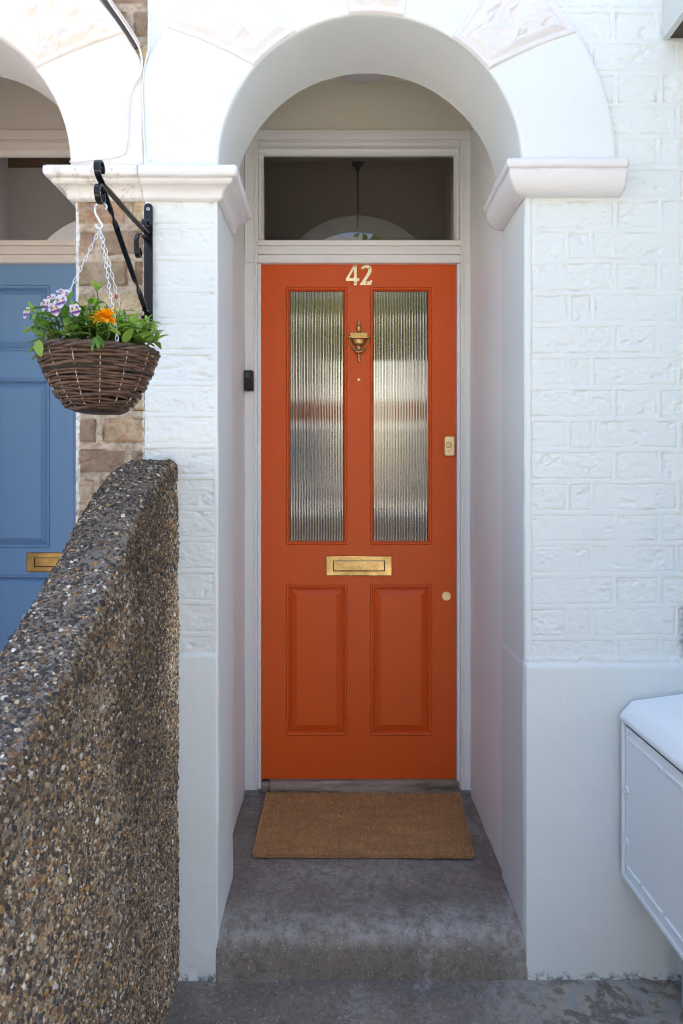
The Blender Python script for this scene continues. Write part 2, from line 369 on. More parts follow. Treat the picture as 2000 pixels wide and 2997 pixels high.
def plan_path(pts, step, r):
    """plan polyline with rounded corners -> points, normals (to the right of travel)"""
    out = []; P = [Vector((p[0], p[1])) for p in pts]
    for i, p in enumerate(P):
        if i in (0, len(P)-1): out.append(p); continue
        a = (P[i-1]-p).normalized(); b = (P[i+1]-p).normalized()
        s, e = p+a*r, p+b*r
        for k in range(7):
            t = k/6; out.append(s*(1-t)**2+p*2*t*(1-t)+e*t*t)
    res = [out[0]]
    for q in out[1:]:
        L = (q-res[-1]).length; n = max(1, int(L/step)); st = res[-1]
        for k in range(1, n+1): res.append(st.lerp(q, k/n))
    A = np.array([(q.x, q.y) for q in res]); T = np.gradient(A, axis=0); T /= np.linalg.norm(T, axis=1)[:, None]+1e-12
    return A, np.stack([T[:,1], -T[:,0]], 1)
CH = .0827
def brick_field(x, z, z0, even, odd, seed, deep=.0046, jw=.0062):
    """height and colour id of hand-made bricks with ribbon pointing"""
    wx = x + fbm(x, z, 0*x, 30, 3, seed)*.0025; wz = z + fbm(x, z, 0*x+9, 22, 3, seed+3)*.003 + fbm(x, z, 0*x+3, 4, 2, seed+8)*.003
    k = np.floor((wz-z0)/CH).astype(int); zl = wz-z0-k*CH; dz = np.minimum(zl, CH-zl)-jw
    dx = np.full(x.shape, 9.0); bid = np.zeros(x.shape)
    for par, js in ((0, even), (1, odd)):
        js = np.array(js); sel = (k % 2) == par
        jit = _hash(k[sel], k[sel]*0+par, k[sel]*0, seed)*.004
        xx = wx[sel]+jit; D = np.abs(xx[:, None]-js[None]).min(1); dx[sel] = D-jw*.9; bid[sel] = np.searchsorted(js, xx)
    d = np.minimum(dx, dz)
    h1 = _hash(k, bid.astype(int), k*0, seed+5); h2 = _hash(k, bid.astype(int), k*0+1, seed+6)
    ero = .5+.5*fbm(x, z, 0*x+5, 26, 3, seed+11)
    body = h1*.0008 + fbm(x, z*1.5, h1*5, 50, 5, seed+20, .65)*.0024 - np.clip(fbm(x, z*1.6, h2*7, 30, 3, seed+23)-.22, 0, 1)*.010
    groove = -deep*np.exp(-((d-.0018)/(.0011+.0013*ero))**2)*(.12+2.1*ero**3)
    w = smooth(0.0, .003, d); h = np.where(d < 0, .0006, 0)*(1-w) + w*body + groove*smooth(-.001, .0008, d)
    fill = smooth(.15, .5, fbm(x, z, 0*x+2, 7, 3, seed+31))      # places where paint has filled the joints
    return h, d, k, bid.astype(int), h1, h2, fill

# --- painted wall right of the door (with its jamb) and the left jamb pier: one sheet each
def wall_sheet(name, pts, zs, step, hfun, mat, parent, keepf=None, colf=None, r=.007):
    A, Nn = plan_path(pts, step, r); n, mz = len(A), len(zs)
    px = np.repeat(A[:,0][:,None], mz, 1); py = np.repeat(A[:,1][:,None], mz, 1); nx = np.repeat(Nn[:,0][:,None], mz, 1); ny = np.repeat(Nn[:,1][:,None], mz, 1)
    z = np.repeat(np.asarray(zs)[None], n, 0); h = hfun(px, py, z, -ny)
    V = np.stack([px+nx*h, py+ny*h, z], -1)
    keep = None
    if keepf is not None: keep = keepf((px[:-1,:-1]+px[1:,1:])/2, (py[:-1,:-1]+py[1:,1:])/2, (z[:-1,:-1]+z[1:,1:])/2)
    return link(name, grid_mesh(name, V, keep, col=None if colf is None else colf(px, py, z)), mat, parent)
CX, SZ, RI, RO = .0747, 2.135, .398, .645
NCX = -1.11; PARTY = -.520
JL, JR = -.326, .482
def plain(px, py, z, seed, amp=.0016): return fbm(px*1.0, py, z, 3.0, 3, seed)*amp*1.6 + fbm(px, py, z, 24, 3, seed+2)*amp*.35
ev = [.4945,.598,.661,.888,1.0,1.226,1.34,1.566]; od = [.4945,.7207,.8395,1.066,1.18,1.40,1.52]
def h_right(px, py, z, front):
    w = smooth(.85, .99, front); h, d, k, b, h1, h2, fill = brick_field(px, z, .895-11*CH, od, ev, 11)
    bead = smooth(.503, .499, px)*smooth(.84, .86, z)
    pl = smooth(.835, .818, z + fbm(px, py, z, 14, 2, 4)*.004)
    lip = np.exp(-((z-.838)/.008)**2)*.004
    hb = 1.2*h*(1-.6*fill)*(1-bead)*(1-pl) + bead*.0022 - .003*np.exp(-((px-.502)/.0022)**2)*smooth(.84,.86,z)
    return plain(px, py, z, 2)*(1+pl) + w*hb + pl*(.002+.009*w) + lip*(1-pl)*w + smooth(.05, 0, z)*.003*fbm(px, py, z, 30, 3, 9)
zs = np.concatenate([np.arange(-.02, .82, .004), np.arange(.82, 2.75, .0023)])
wall_sheet('wall', [(JR,.236),(JR,0),(1.35,0)], zs, .0025, h_right, M['paint'], house, lambda x, y, z: (z < 2.128) | ((y < .004) & ((x-CX)**2+(z-SZ)**2 > .60**2)))
evl = [-.9,.9]; odl = [-.9,.9]
def h_left(px, py, z, front):
    w = smooth(.85, .99, front); h, d, k, b, h1, h2, fill = brick_field(px, z, .905-11*CH, evl, odl, 21)
    edge = smooth(-.340, -.336, px); pl = smooth(.856, .842, z + fbm(px, py, z, 14, 2, 5)*.004)
    return plain(px, py, z, 6)*(1+pl) + 1.3*w*h*(1-edge)*(1-pl)*(1-.5*fill) + pl*(.001+.006*w) + .004*w*smooth(-.508, -.516, px) + smooth(.05, 0, z)*.004*fbm(px, py, z, 30, 3, 10)
wall_sheet('wall', [(PARTY,.012),(PARTY,0),(JL,0),(JL,.2365),(-.374,.2365)], np.concatenate([np.arange(-.02, .83, .004), np.arange(.83, 2.125, .0023)]), .0028, h_left, M['paint'], house, r=.005)
# spandrel of painted brick over the party line
wall_sheet('wall', [(-.512,0),(-.15,0)], np.arange(2.36, 2.75, .0034), .0034, lambda px, py, z, f: brick_field(px, z, .905-11*CH, evl, odl, 41)[0]*.6-.001, M['paint'], house, lambda x, y, z: (x-CX)**2+(z-SZ)**2 > .60**2)

# --- next door: bare stock brick
PAL = np.array([(.40,.30,.185),(.37,.275,.18),(.36,.26,.185),(.38,.30,.21),(.32,.235,.165),(.43,.335,.21)])
def brick_col(seed, strip=None):
    def f(px, py, z):
        h, d, k, b, h1, h2, fill = brick_field(px, z, .905-11*CH, [-.86,-.775,-.560,-.45], [-.81,-.642,-.44], seed, .0046, .0095)
        i = ((h1+1)*2.99).astype(int) % 6; c = PAL[i]*(1+.25*h2[...,None]); c = c*(1+.35*fbm(px, z, 0*z, 25, 3, seed+50)[...,None])
        c = c*(1-.35*smooth(.1,.5,fbm(px, z, 0*z+4, 14, 3, seed+51))[...,None]*np.array([.6,1,1.2]))
        mort = np.array([.46,.385,.295])*(1+.3*fbm(px, z, 0*z, 60, 3, seed+52)[...,None]); w = smooth(-.001, .003, d)[...,None]
        c = c*w+mort*(1-w)
        crack = np.exp(-((d-.002)/.0016)**2)*smooth(0,.4,fbm(px, z, 0*z+7, 18, 3, seed+53)); c = c*(1-.6*crack[...,None])
        if strip is not None:
            s = smooth(.0015, -.0015, px-strip-.010-fbm(px*0, z, 0*z, 30, 4, 77)*.006)[...,None]; c = c*(1-s)+np.array([.76,.73,.70])*s
            s2 = smooth(-.0012, .0012, px-PARTY+.004+fbm(px*0, z, 0*z, 60, 4, 78)*.003)[...,None]; c = c*(1-s2)+np.array([.70,.72,.71])*s2
        return c
    return f
def h_brick(seed):
    def f(px, py, z, front):
        h, d, *_ = brick_field(px, z, .905-11*CH, [-.86,-.775,-.560,-.45], [-.81,-.642,-.44], seed, .008, .0095)
        return smooth(.9,.99,front)*(h*1.8 - .0035*smooth(.001, -.001, d)) - .001
    return f
wall_sheet('wall', [(-.703,.236),(-.703,.0),(PARTY,.0)], np.arange(-.02, 2.125, .0034), .0034, h_brick(61), M['brick'], nextdoor, colf=brick_col(61, -.703), r=.004)
wall_sheet('wall', [(-1.75,0),(-.513,0)], np.arange(2.36, 2.75, .0036), .0036, h_brick(62), M['brick'], nextdoor, lambda x, y, z: (x-NCX)**2+(z-SZ)**2 > .60**2, brick_col(62))

# --- arches
def arch(name, cx, lo, hi, mat, parent, seed):
    th = np.concatenate([[-.03,-.015], np.linspace(0, PI, 200), [PI+.015, PI+.03]]); rows = []
    for t in th:
        tt = min(max(t, 0), PI); c, s = math.cos(tt), math.sin(tt); ro = RO
        if c > 1e-6: ro = min(ro, (hi-cx)/c)
        if c < -1e-6: ro = min(ro, (lo-cx)/c)
        pr = [(ro, .012), (ro, -.009), (ro-.002, -.0115)] + [(ro-.003+(RI+.006-ro+.003)*k/26, -.012) for k in range(27)]
        pr += [(RI+.0025, -.0105), (RI+.0008, -.0075), (RI, -.003)] + [(RI, .236*k/22) for k in range(1, 23)] + [(RI+.01, .2365)]
        off = 0 if 0 <= t <= PI else (abs(t-tt))
        rows.append([(cx+r*c, y, SZ+r*s-off, r) for r, y in pr])
    A = np.array(rows); x, y, z = A[...,0], A[...,1], A[...,2]; ns = fbm(x, y, z, 5, 4, seed)
    fr = smooth(0, -.01, y); y2 = y + fr*(ns*.003 + fbm(x, y, z, 35, 3, seed+4)*.0008); wob = (1-fr)*ns*.004
    dx, dz = x-cx, z-SZ; L = np.sqrt(dx*dx+dz*dz)
    V = np.stack([x+dx/L*wob, y2, z+dz/L*wob], -1)
    return link(name, grid_mesh(name, V, flip=False), mat, parent, ang=50)
arch('arch', CX, PARTY, 9, M['paint'], house, 3)
arch('arch', NCX, -9, PARTY-.001, M['paint_old'], nextdoor, 8)
def rock_block(cx, a_in, a_out, mat, parent, seed, lo=-9, hi=9, depth=.017):
    n, mm = 110, 120; u = np.linspace(0, 1, n)[:,None]; v = np.linspace(0, 1, mm)[None]
    r = RI+.002 + (RO-RI-.004)*u + 0*v
    a0 = a_in[0]+(a_out[0]-a_in[0])*u; a1 = a_in[1]+(a_out[1]-a_in[1])*u; a = np.radians(a0+(a1-a0)*v)
    x, z = cx+r*np.cos(a), SZ+r*np.sin(a)
    e = np.minimum(np.minimum(u, 1-u)*(RO-RI), np.minimum(v, 1-v)*r*np.radians(np.abs(a1-a0)))
    rock = smooth(.016, .034, e)
    n1 = 1-np.abs(fbm(x, z*1.3, 0*x, 15, 3, seed))*2.6; n2 = fbm(x, z, 0*x+4, 30, 4, seed+3)
    y = -.012 - smooth(0, .003, e)*.006 + np.exp(-((e-.016)/.004)**2)*.003 - rock*(.006+n1*.0045+n2*.003-.010*smooth(.12,.55,fbm((x+z)*.55, (z-x)*1.25, 0*x+2, 24, 3, seed+5)))
    V = np.stack([x, y, z], -1)
    keep = None
    return link('rusticated_block', grid_mesh('rusticated_block', V, flip=True), mat, parent)
for c, mt, pa, s in ((CX, M['rock'], house, 30), (NCX, M['rock_old'], nextdoor, 50)):
    rock_block(c, (39, 57.3), (32.6, 55.9), mt, pa, s); rock_block(c, (119, 139.5), (123, 146), mt, pa, s+7); rock_block(c, (77, 98), (80, 99), mt, pa, s+14)
def arch_back(cx, x0, x1, zt, y, mat, parent):
    th = np.linspace(0, PI, 90); V = []
    for t in th:
        c, s = math.cos(t), math.sin(t); rb = 9
        if c > 1e-6: rb = min(rb, (x1-cx)/c)
        if c < -1e-6: rb = min(rb, (x0-cx)/c)
        if s > 1e-6: rb = min(rb, (zt-SZ)/s)
        V.append([(cx+r*c, y, SZ+r*s) for r in np.linspace(RI, max(rb, RI+.001), 4)])
    return link('porch_wall', grid_mesh('porch_wall', np.array(V)), mat, parent, sm=False)

# --- porch recesses
def porch(cx, x0, x1, wmat, cmat, parent):
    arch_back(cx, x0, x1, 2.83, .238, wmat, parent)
    z = np.arange(-.02, 2.835, .012)
    f = lambda px, py, zz, fr: fbm(px, py, zz, 4, 4, int(abs(x0*100)))*.003
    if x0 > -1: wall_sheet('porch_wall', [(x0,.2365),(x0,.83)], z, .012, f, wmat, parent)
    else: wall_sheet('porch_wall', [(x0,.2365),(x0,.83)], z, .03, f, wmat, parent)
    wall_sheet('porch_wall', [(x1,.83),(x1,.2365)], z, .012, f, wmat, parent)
    X, Zg = np.meshgrid(np.linspace(x0, x1, 60), np.linspace(2.6, 2.832, 24), indexing='ij')
    Y = .752 + fbm(X, X*0, Zg, 6, 4, 4)*.006
    link('porch_wall', grid_mesh('porch_wall', np.stack([X, Y, Zg], -1)), cmat, parent)
    mb = MB(); mb.box(x0-.02, x1+.02, .2355, .84, 2.83, 2.9); mb.build('porch_ceiling', cmat, parent)
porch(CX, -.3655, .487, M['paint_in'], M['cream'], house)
porch(NCX, -1.56, -.66, M['paint_old'], M['cream_old'], nextdoor)

# --- imposts
def impost(name, path, top, prof, mat, parent, seed, step=.006):
    """moulding swept with mitres along a plan path; prof = [(out, z)]"""
    P = [Vector((p[0], p[1])) for p in path]; cols = []
    for i in range(len(P)-1):
        t = (P[i+1]-P[i]).normalized(); L = (P[i+1]-P[i]).length; n = max(2, int(L/step))
        def mit(j):
            if j == 0 or j == len(P)-1: return None
            a = (P[j]-P[j-1]).normalized(); b = (P[j+1]-P[j]).normalized(); na, nb = Vector((a.y,-a.x)), Vector((b.y,-b.x)); return na+nb
        nn = Vector((t.y, -t.x)); A = mit(i) or nn; B = mit(i+1) or nn
        for k in range(n+(1 if i == len(P)-2 else 0)):
            f = k/n; cols.append((P[i].lerp(P[i+1], f), A.lerp(B, f)))
    V = np.array([[(p.x+d.x*o, p.y+d.y*o, top+z) for o, z in prof] for p, d in cols])
    x, y, z = V[...,0], V[...,1], V[...,2]; w = np.array([o for o, zz in prof])[None]/.06
    dv = np.array([(d.x, d.y) for p, d in cols])
    hgt = (fbm(x, y, z, 14, 4, seed)*.0032+fbm(x, y, z, 70, 3, seed+3)*.0012)*np.clip(w*3, 0, 1)
    V[...,0] += dv[:,0][:,None]*hgt; V[...,1] += dv[:,1][:,None]*hgt; V[...,2] += fbm(x, y, z, 9, 3, seed+9)*.0016
    me = grid_mesh(name, V); o = link(name, me, mat, parent)
    m_ = len(prof); bm = bmesh.new(); bm.from_mesh(me); bm.verts.ensure_lookup_table(); bm.faces.new([bm.verts[i] for i in range(m_)]); bm.faces.new([bm.verts[len(bm.verts)-m_+i] for i in range(m_)][::-1]); bm.to_mesh(me); bm.free()
    return o
def dens(pr, n=4):
    out = []
    for a, b in zip(pr[:-1], pr[1:]):
        for k in range(n): out.append((a[0]+(b[0]-a[0])*k/n, a[1]+(b[1]-a[1])*k/n))
    return out+[pr[-1]]
cav = [(.041-.027*math.sin(a), -.041-.024*(1-math.cos(a))) for a in np.linspace(0, PI/2, 7)]
profL = dens([(0,0),(.03,.001),(.053,-.001),(.0575,-.005),(.058,-.012),(.0575,-.024),(.054,-.029),(.044,-.0305),(.0435,-.0375),(.0405,-.0385)], 2)+cav+[(.013,-.070),(.0,-.073)]
profL = [(o, z) for o, z in profL][::-1]
cav2 = [(.011+.041*math.cos(a), -.0265-.052*math.sin(a)) for a in np.linspace(.0, PI/2, 12)]
profR = (dens([(0,0),(.03,.001),(.053,-.001),(.059,-.006),(.060,-.014),(.0585,-.021),(.054,-.0245),(.050,-.0252)], 2)+cav2+[(0,-.0795)])[::-1]
impost('impost', [(PARTY,0),(JL,0),(JL,.225)], 2.118, profL, M['impost'], house, 71)
impost('impost', [(-.703,.225),(-.703,0),(PARTY-.0005,0)], 2.118, profL, M['impost_old'], nextdoor, 72)
impost('impost', [(JR,.225),(JR,0),(.733,0)], 2.135, profR, M['impost'], house, 73)

# ------------------------------------------------------------------ door frame, fanlight and door
k_d = 2.489/F
def dx(u): return (u-1000)*k_d
def dzv(v): return CAM_Z-(v-1416)*k_d
DY = .765
def door_frame(x0, x1, d0, d1, mat, parent, glassmat):
    """x0..x1 outside of the frame, d0..d1 door edges"""
    mb = MB(); zb = .146; yt = .739
    # jambs with a bead and a stop
    for s, a, b in ((1, x0, d0), (-1, x1, d1)):
        lo, hi = min(a, b), max(a, b)
        if s == 1:
            mb.box(a, b-.014, yt, .84, zb, 2.136); mb.box(b-.014, b-.0015, yt+.012, .84, zb, 2.136); mb.box(b-.026, b-.019, yt-.004, yt, zb+.002, 2.56)
            mb.box(a, b-.012, yt, .84, 2.136, 2.60)
        else:
            mb.box(b+.014, a, yt, .84, zb, 2.136); mb.box(b+.0015, b+.014, yt+.012, .84, zb, 2.136); mb.box(b+.019, b+.026, yt-.004, yt, zb+.002, 2.56)
            mb.box(b+.012, a, yt, .84, 2.136, 2.60)
    i0, i1 = d0-.012, d1+.012
    mb.box(x0, x1, yt, .84, 2.60, 2.636)                          # head
    mb.box(i0, i1, yt+.002, .84, 2.578, 2.5995)
    mb.box(i0+.006, i1-.006, yt-.005, yt+.0015, 2.581, 2.588)
    # transom rail, moulded
    mb.box(i0, i1, yt+.004, .84, 2.1365, 2.166); mb.box(i0, i1, yt-.004, .84, 2.1665, 2.186); mb.box(i0, i1, yt-.001, .84, 2.1865, 2.197); mb.box(i0, i1, yt-.010, .84, 2.1975, 2.2165)
    fr = mb.build('door_frame', mat, parent, bevel=.0022)
    # fanlight: glazing bead and pane
    fb = MB(); fb.frame_sweep(i0+.0005, i1-.0005, 2.2168, 2.5778, [(0,.770),(.006,.770),(.012,.778),(.016,.790),(.016,.802)])
    f = fb.build('fanlight', mat, parent)
    pb = MB(); pb.add([(i0+.012,.8010,2.22),(i1-.012,.8010,2.22),(i1-.012,.7915,2.57),(i0+.012,.7915,2.57)], [(0,1,2,3)])
    pb.build('pane', glassmat, f, sm=False, ang=None)
    return fr
D0, D1, DT, DB = dx(767), dx(1335), dzv(768), dzv(2279)
door_frame(-.3655, .487, D0, D1, M['frame'], house, M['pane'])
# dark lining between door frame and hallway so no daylight leaks in
gx0, gx1, gx2, gx3 = dx(837), dx(1017), dx(1083), dx(1265)
gz0, gz1, pz0, pz1 = dzv(1594), dzv(839), dzv(2153), dzv(1710)
holes = [(gx0,gx1,gz0,gz1),(gx2,gx3,gz0,gz1),(gx0,gx1,pz0,pz1),(gx2,gx3,pz0,pz1)]
def door_leaf(d0, d1, db, dt, xs, zs, holes, mat, parent, th=.044):
    mb = MB(); mb.plate([d0]+xs+[d1], [db]+zs+[dt], DY, holes)
    for a, b, c, d in holes:      # planted moulding: quirk, ovolo, fillet
        mb.frame_sweep(a, b, c, d, [(0,DY),(.0006,DY+.0022),(.0016,DY+.0022),(.0022,DY-.001),(.004,DY-.0028),(.0065,DY-.0030),(.009,DY-.0014),(.0110,DY+.003),(.0122,DY+.008),(.0138,DY+.008),(.0140,DY+.0175)])
    mb.add([(d0,DY,db),(d1,DY,db),(d1,DY,dt),(d0,DY,dt),(d0,DY+th,db),(d1,DY+th,db),(d1,DY+th,dt),(d0,DY+th,dt)], [(0,1,5,4),(1,2,6,5),(2,3,7,6),(3,0,4,7)])
    return mb.build('door', mat, parent, ang=40)
door = door_leaf(D0, D1, DB, DT, [gx0,gx1,gx2,gx3], [pz0,pz1,gz0,gz1], holes, M['orange'], house)
def raised_panel(a, b, c, d, mat, parent, w=.027):
    mb = MB(); i = .0135
    mb.frame_sweep(a+i, b-i, c+i, d-i, [(0,DY+.0170),(.0025,DY+.0170),(.003,DY+.0160),(w,DY+.0035),(w+.0008,DY+.0022)])
    e = i+w+.0008; mb.add([(a+e,DY+.0022,c+e),(b-e,DY+.0022,c+e),(b-e,DY+.0022,d-e),(a+e,DY+.0022,d-e)], [(0,1,2,3)])
    return mb.build('raised_panel', mat, parent, ang=10)
for a, b, c, d in holes[2:]: raised_panel(a, b, c, d, M['orange'], door)
def reeded(a, b, c, d, parent):
    i = .0135; n = 20; seg = 10; x = np.linspace(a+i, b-i, n*seg+1); ph = (np.arange(n*seg+1) % seg)/seg
    y = DY+.0155 - .0008*(1-np.abs((ph-.5)*2)**2.2); z = np.linspace(c+i, d-i, 40)
    Xg, Zg = np.meshgrid(x, z, indexing='ij'); Yg = np.repeat(y[:,None], 40, 1)
    return link('glass_pane', grid_mesh('glass_pane', np.stack([Xg, Yg, Zg], -1)), M['reeded'], parent)
for a, b, c, d in holes[:2]: reeded(a, b, c, d, door)
# letterbox
def letterbox(x0, x1, z0, z1, ix, iz, mat, parent):
    mb = MB(); y = DY
    mb.frame_sweep(x0, x1, z0, z1, [(0,y),(0,y-.003),(.0012,y-.0045),(.0034,y-.0052)])
    xa, xb, za, zb = x0+ix, x1-ix, z0+iz, z1-iz
    mb.plate([x0+.0034,xa,xb,x1-.0034], [z0+.0034,za,zb,z1-.0034], y-.0052, [(xa,xb,za,zb)])
    mb.frame_sweep(xa, xb, za, zb, [(0,y-.0052),(.0006,y-.0015),(.0018,y-.0015)], 1)
    mb.frame_sweep(xa+.0018, xb-.0018, za+.0018, zb-.0018, [(0,y-.0015),(0,y-.0036),(.0022,y-.0046)])
    e = .004; mb.add([(xa+e,y-.0046,za+e),(xb-e,y-.0046,za+e),(xb-e,y-.0046,zb-e),(xa+e,y-.0046,zb-e)], [(0,1,2,3)])
    return mb.build('letterbox', [mat, M['dark_slot']], parent, ang=30)
letterbox(dx(954), dx(1148), dzv(1685), dzv(1626), dx(975)-dx(954), dzv(1626)-dzv(1639.5), M['brass'], door)
# numerals 42
def zpt(p): return (dx(950+p[0]/5.73), dzv(740+p[1]/5.73))
four = [(497,207),(540,207),(540,428),(585,428),(580,470),(541,470),(541,543),(495,543),(495,470),(360,470),(360,437)]; fin = [(497,275),(497,425),(410,425)]
two = [(617,268),(624,250),(640,230),(668,212),(705,205),(745,213),(775,238),(790,275),(788,318),(770,358),(735,410),(685,482),(735,482),(765,475),(782,455),(803,460),(795,500),(780,540),(590,540),(610,512),(650,455),(700,375),(728,325),(737,290),(728,262),(705,248),(678,250),(652,265),(632,283)]
for sp, scr in (([four, fin], [(512,230),(514,507)]), ([two], [(753,257),(708,508)])):
    me = curve_mesh([[zpt(p) for p in q] for q in sp], .0014, .0006)
    mb = MB(); mb.mesh(me, Matrix.Translation((0, DY-.002, 0)) @ XZ)
    for q in scr:
        x, z = zpt(q); mb.lathe([(.0034,0),(.0030,-.0008),(.001,-.001)], (x, DY-.0041, z), 12, axis='y', mi=1); mb.lathe([(.0014,0),(.001,-.0003)], (x, DY-.0052, z), 8, axis='y', mi=2)
    mb.build('house_numeral', [M['brass_pale'], M['brass_old'], M['dark_slot']], door, ang=30)
# urn knocker
def kz(y): return dzv(740+y/5.73)
kx = dx(950+576/5.73); q = k_d/5.73
mb = MB()
body = [(2,1123),(18,1130),(27,1150),(28,1168),(22,1192),(17,1210),(24,1218),(44,1228),(50,1246),(46,1262),(38,1274),(33,1295),(32,1318),(42,1334),(72,1346),(118,1354),(140,1362),(141,1450),(122,1458),(122,1475),(112,1505),(92,1535),(62,1558),(46,1568),(43,1590),(52,1608),(50,1625),(2,1630)]
mb.lathe([(r*q, kz(y)) for r, y in body][::-1], (kx, DY-.004, 0), 24, ys=.55)
mb.box(kx-141*q, kx+141*q, DY-.026, DY-.006, kz(1450), kz(1362))
mb.lathe([(2*q, kz(1836)), (20*q, kz(1828)), (28*q, kz(1800)), (24*q, kz(1770)), (20*q, kz(1752)), (24*q, kz(1748)), (24*q, kz(1690))], (kx, DY-.012, 0), 16, ys=.6)
pts = []
for s in (-1, 1):
    path = [(s*160,1415),(s*158,1450),(s*150,1510),(s*132,1565),(s*105,1610),(s*72,1645),(s*36,1668),(0,1675)]
    mb.tube([(kx+x*q, DY-.016-.004*i/7, kz(y)) for i, (x, y) in enumerate(path)], [.0026,.0024,.0024,.0026,.0034,.0052,.0066,.0070], 10)
    mb.lathe([(.0036,-.006),(.0046,-.003),(.0046,.003),(.0036,.006)], (kx+s*156*q, DY-.016, kz(1415)), 12, axis='x')
mb.build('knocker', M['brass_old'], door, ang=40, bevel=.0008)
m2 = MB(); m2.lathe([(.0072,0),(.0072,-.0028),(.0055,-.0042),(.0050,-.0042),(.0048,-.002),(.0026,-.0015),(.0005,-.0022)], (dx(1050), DY, dzv(1111)), 20, axis='y'); m2.build('peephole', M['brass'], door, ang=50)
# lock with cylinder
mb = MB(); x0, x1, z0, z1 = dx(1299), dx(1329), dzv(1335), dzv(1276.5)
def rrect(x0, x1, z0, z1, r, n=5):
    out = []
    for cx, cz, a in ((x1-r,z1-r,0),(x0+r,z1-r,PI/2),(x0+r,z0+r,PI),(x1-r,z0+r,3*PI/2)):
        out += [(cx+r*math.cos(a+PI/2*k/n), cz+r*math.sin(a+PI/2*k/n)) for k in range(n+1)]
    return out
def slab(mb, poly, y0, y1, ch, mi=0):
    n = len(poly); cx = sum(p[0] for p in poly)/n; cz = sum(p[1] for p in poly)/n
    def ring(y, c): return [(cx+(p[0]-cx)*(1-c/max(.004, math.hypot(p[0]-cx, p[1]-cz))), y, cz+(p[1]-cz)*(1-c/max(.004, math.hypot(p[0]-cx, p[1]-cz)))) for p in poly]
    vs = ring(y0, 0)+ring(y1+ch, 0)+ring(y1, ch); fs = [(i, (i+1) % n, n+(i+1) % n, n+i) for i in range(n)]+[(n+i, n+(i+1) % n, 2*n+(i+1) % n, 2*n+i) for i in range(n)]+[tuple(2*n+i for i in range(n))]
    mb.add(vs, fs, mi)
slab(mb, rrect(x0-.006, x1+.0035, z0+.003, z1+.004, .005), DY, DY-.0035, .0012, 2)
slab(mb, rrect(x0, x1, z0, z1, .006), DY-.0035, DY-.016, .003)
lx, lz = dx(1312), dzv(1302)
mb.lathe([(.0118,0),(.0115,-.0015),(.0100,-.002),(.0095,-.0005)], (lx, DY-.016, lz), 24, axis='y', mi=1); mb.lathe([(.0078,0),(.0076,-.002),(.004,-.0022)], (lx, DY-.0162, lz), 20, axis='y')
mb.lathe([(.0021,0),(.0021,-.0008)], (lx, DY-.0182, lz+.0012), 10, axis='y', mi=3); mb.box(lx-.0011, lx+.0011, DY-.019, DY-.0182, lz-.0062, lz+.001, 3)
te = text_mesh('ERA', .0082, .0002); mb.mesh(te, Matrix.Translation((lx, DY-.0163, dzv(1322))) @ XZ, 1)
mb.build('lock', [M['brass_pale'], M['brass_old'], M['orange'], M['dark_slot']], door, ang=40)
mb = MB(); mb.lathe([(.0170,0),(.0170,-.0016),(.0160,-.0026),(.0008,-.0028)], (dx(1307), DY, dzv(1744)), 32, axis='y'); mb.lathe([(.0018,0),(.001,-.0005)], (dx(1307), DY-.0027, dzv(1735)), 10, axis='y', mi=1)
mb.build('keyhole_cover', [M['brass_pale'], M['dark_slot']], door, ang=40)
# doorbell on the left jamb
bx0, bx1, bz0, bz1 = -.3645, -.3305, CAM_Z-(1143-1416)*2.44/F, CAM_Z-(1083-1416)*2.44/F
mb = MB(); slab(mb, rrect(bx0, bx1, bz0, bz1, .005), .739, .714, .003); bell = mb.build('doorbell', M['black_plastic'], house, ang=40)
mb = MB(); mb.lathe([(.0125,0),(.0125,-.0015),(.0110,-.003),(.009,-.0022),(.0008,-.0018)], ((bx0+bx1)/2, .714, bz1-.018), 24, axis='y'); mb.build('button', M['grey_plastic'], bell, ang=40)
# threshold
mb = MB(); mb.box(dx(790), dx(1342), .742, .82, .130, .1765); mb.box(D0-.004, dx(789), .752, .82, .1295, .168); th = mb.build('threshold', M['oldwood'], house, bevel=.004)
for a, b in ((-.364, D0-.004), (dx(1343), .486)):
    mb = MB(); mb.box(a, b, .728, .80, .1275, .1455); mb.build('threshold_stone', M['step'], house, bevel=.004)
# hallway behind the door
mb = MB(); hx0, hx1, hy, hz = -.62, 1.2, 4.6, 2.98
mb.add([(hx0,.845,.17),(hx1,.845,.17),(hx1,hy,.17),(hx0,hy,.17),(hx0,.845,hz),(hx1,.845,hz),(hx1,hy,hz),(hx0,hy,hz)], [(0,1,2,3),(4,5,6,7),(0,3,7,4),(1,2,6,5)]); mb.plate([hx0,.0,.7,hx1], [.17,1.1,2.3,hz], hy, [(.0,.7,1.1,2.3)]); mb.plate([hx0,-.30,.43,hx1], [.17,.18,2.57,hz], .845, [(-.30,.43,.18,2.57)])  # rear opening, unseen, added so daylight brightens the hall
mb.build('hallway', M['hall'], house, sm=False, ang=None)
mb = MB(); mb.add([(-1.9,.845,.1),(-.7,.845,.1),(-.7,4.6,.1),(-1.9,4.6,.1),(-1.9,.845,2.98),(-.7,.845,2.98),(-.7,4.6,2.98),(-1.9,4.6,2.98)], [(0,1,2,3),(4,5,6,7),(0,3,7,4),(1,2,6,5),]); mb.plate([-1.9,-1.5,-1.0,-.7], [.1,1.1,2.3,2.98], 4.6, [(-1.5,-1.0,1.1,2.3)]); mb.build('hallway', M['hall'], nextdoor, sm=False, ang=None)  # unseen opening at the back added to lighten this hall too
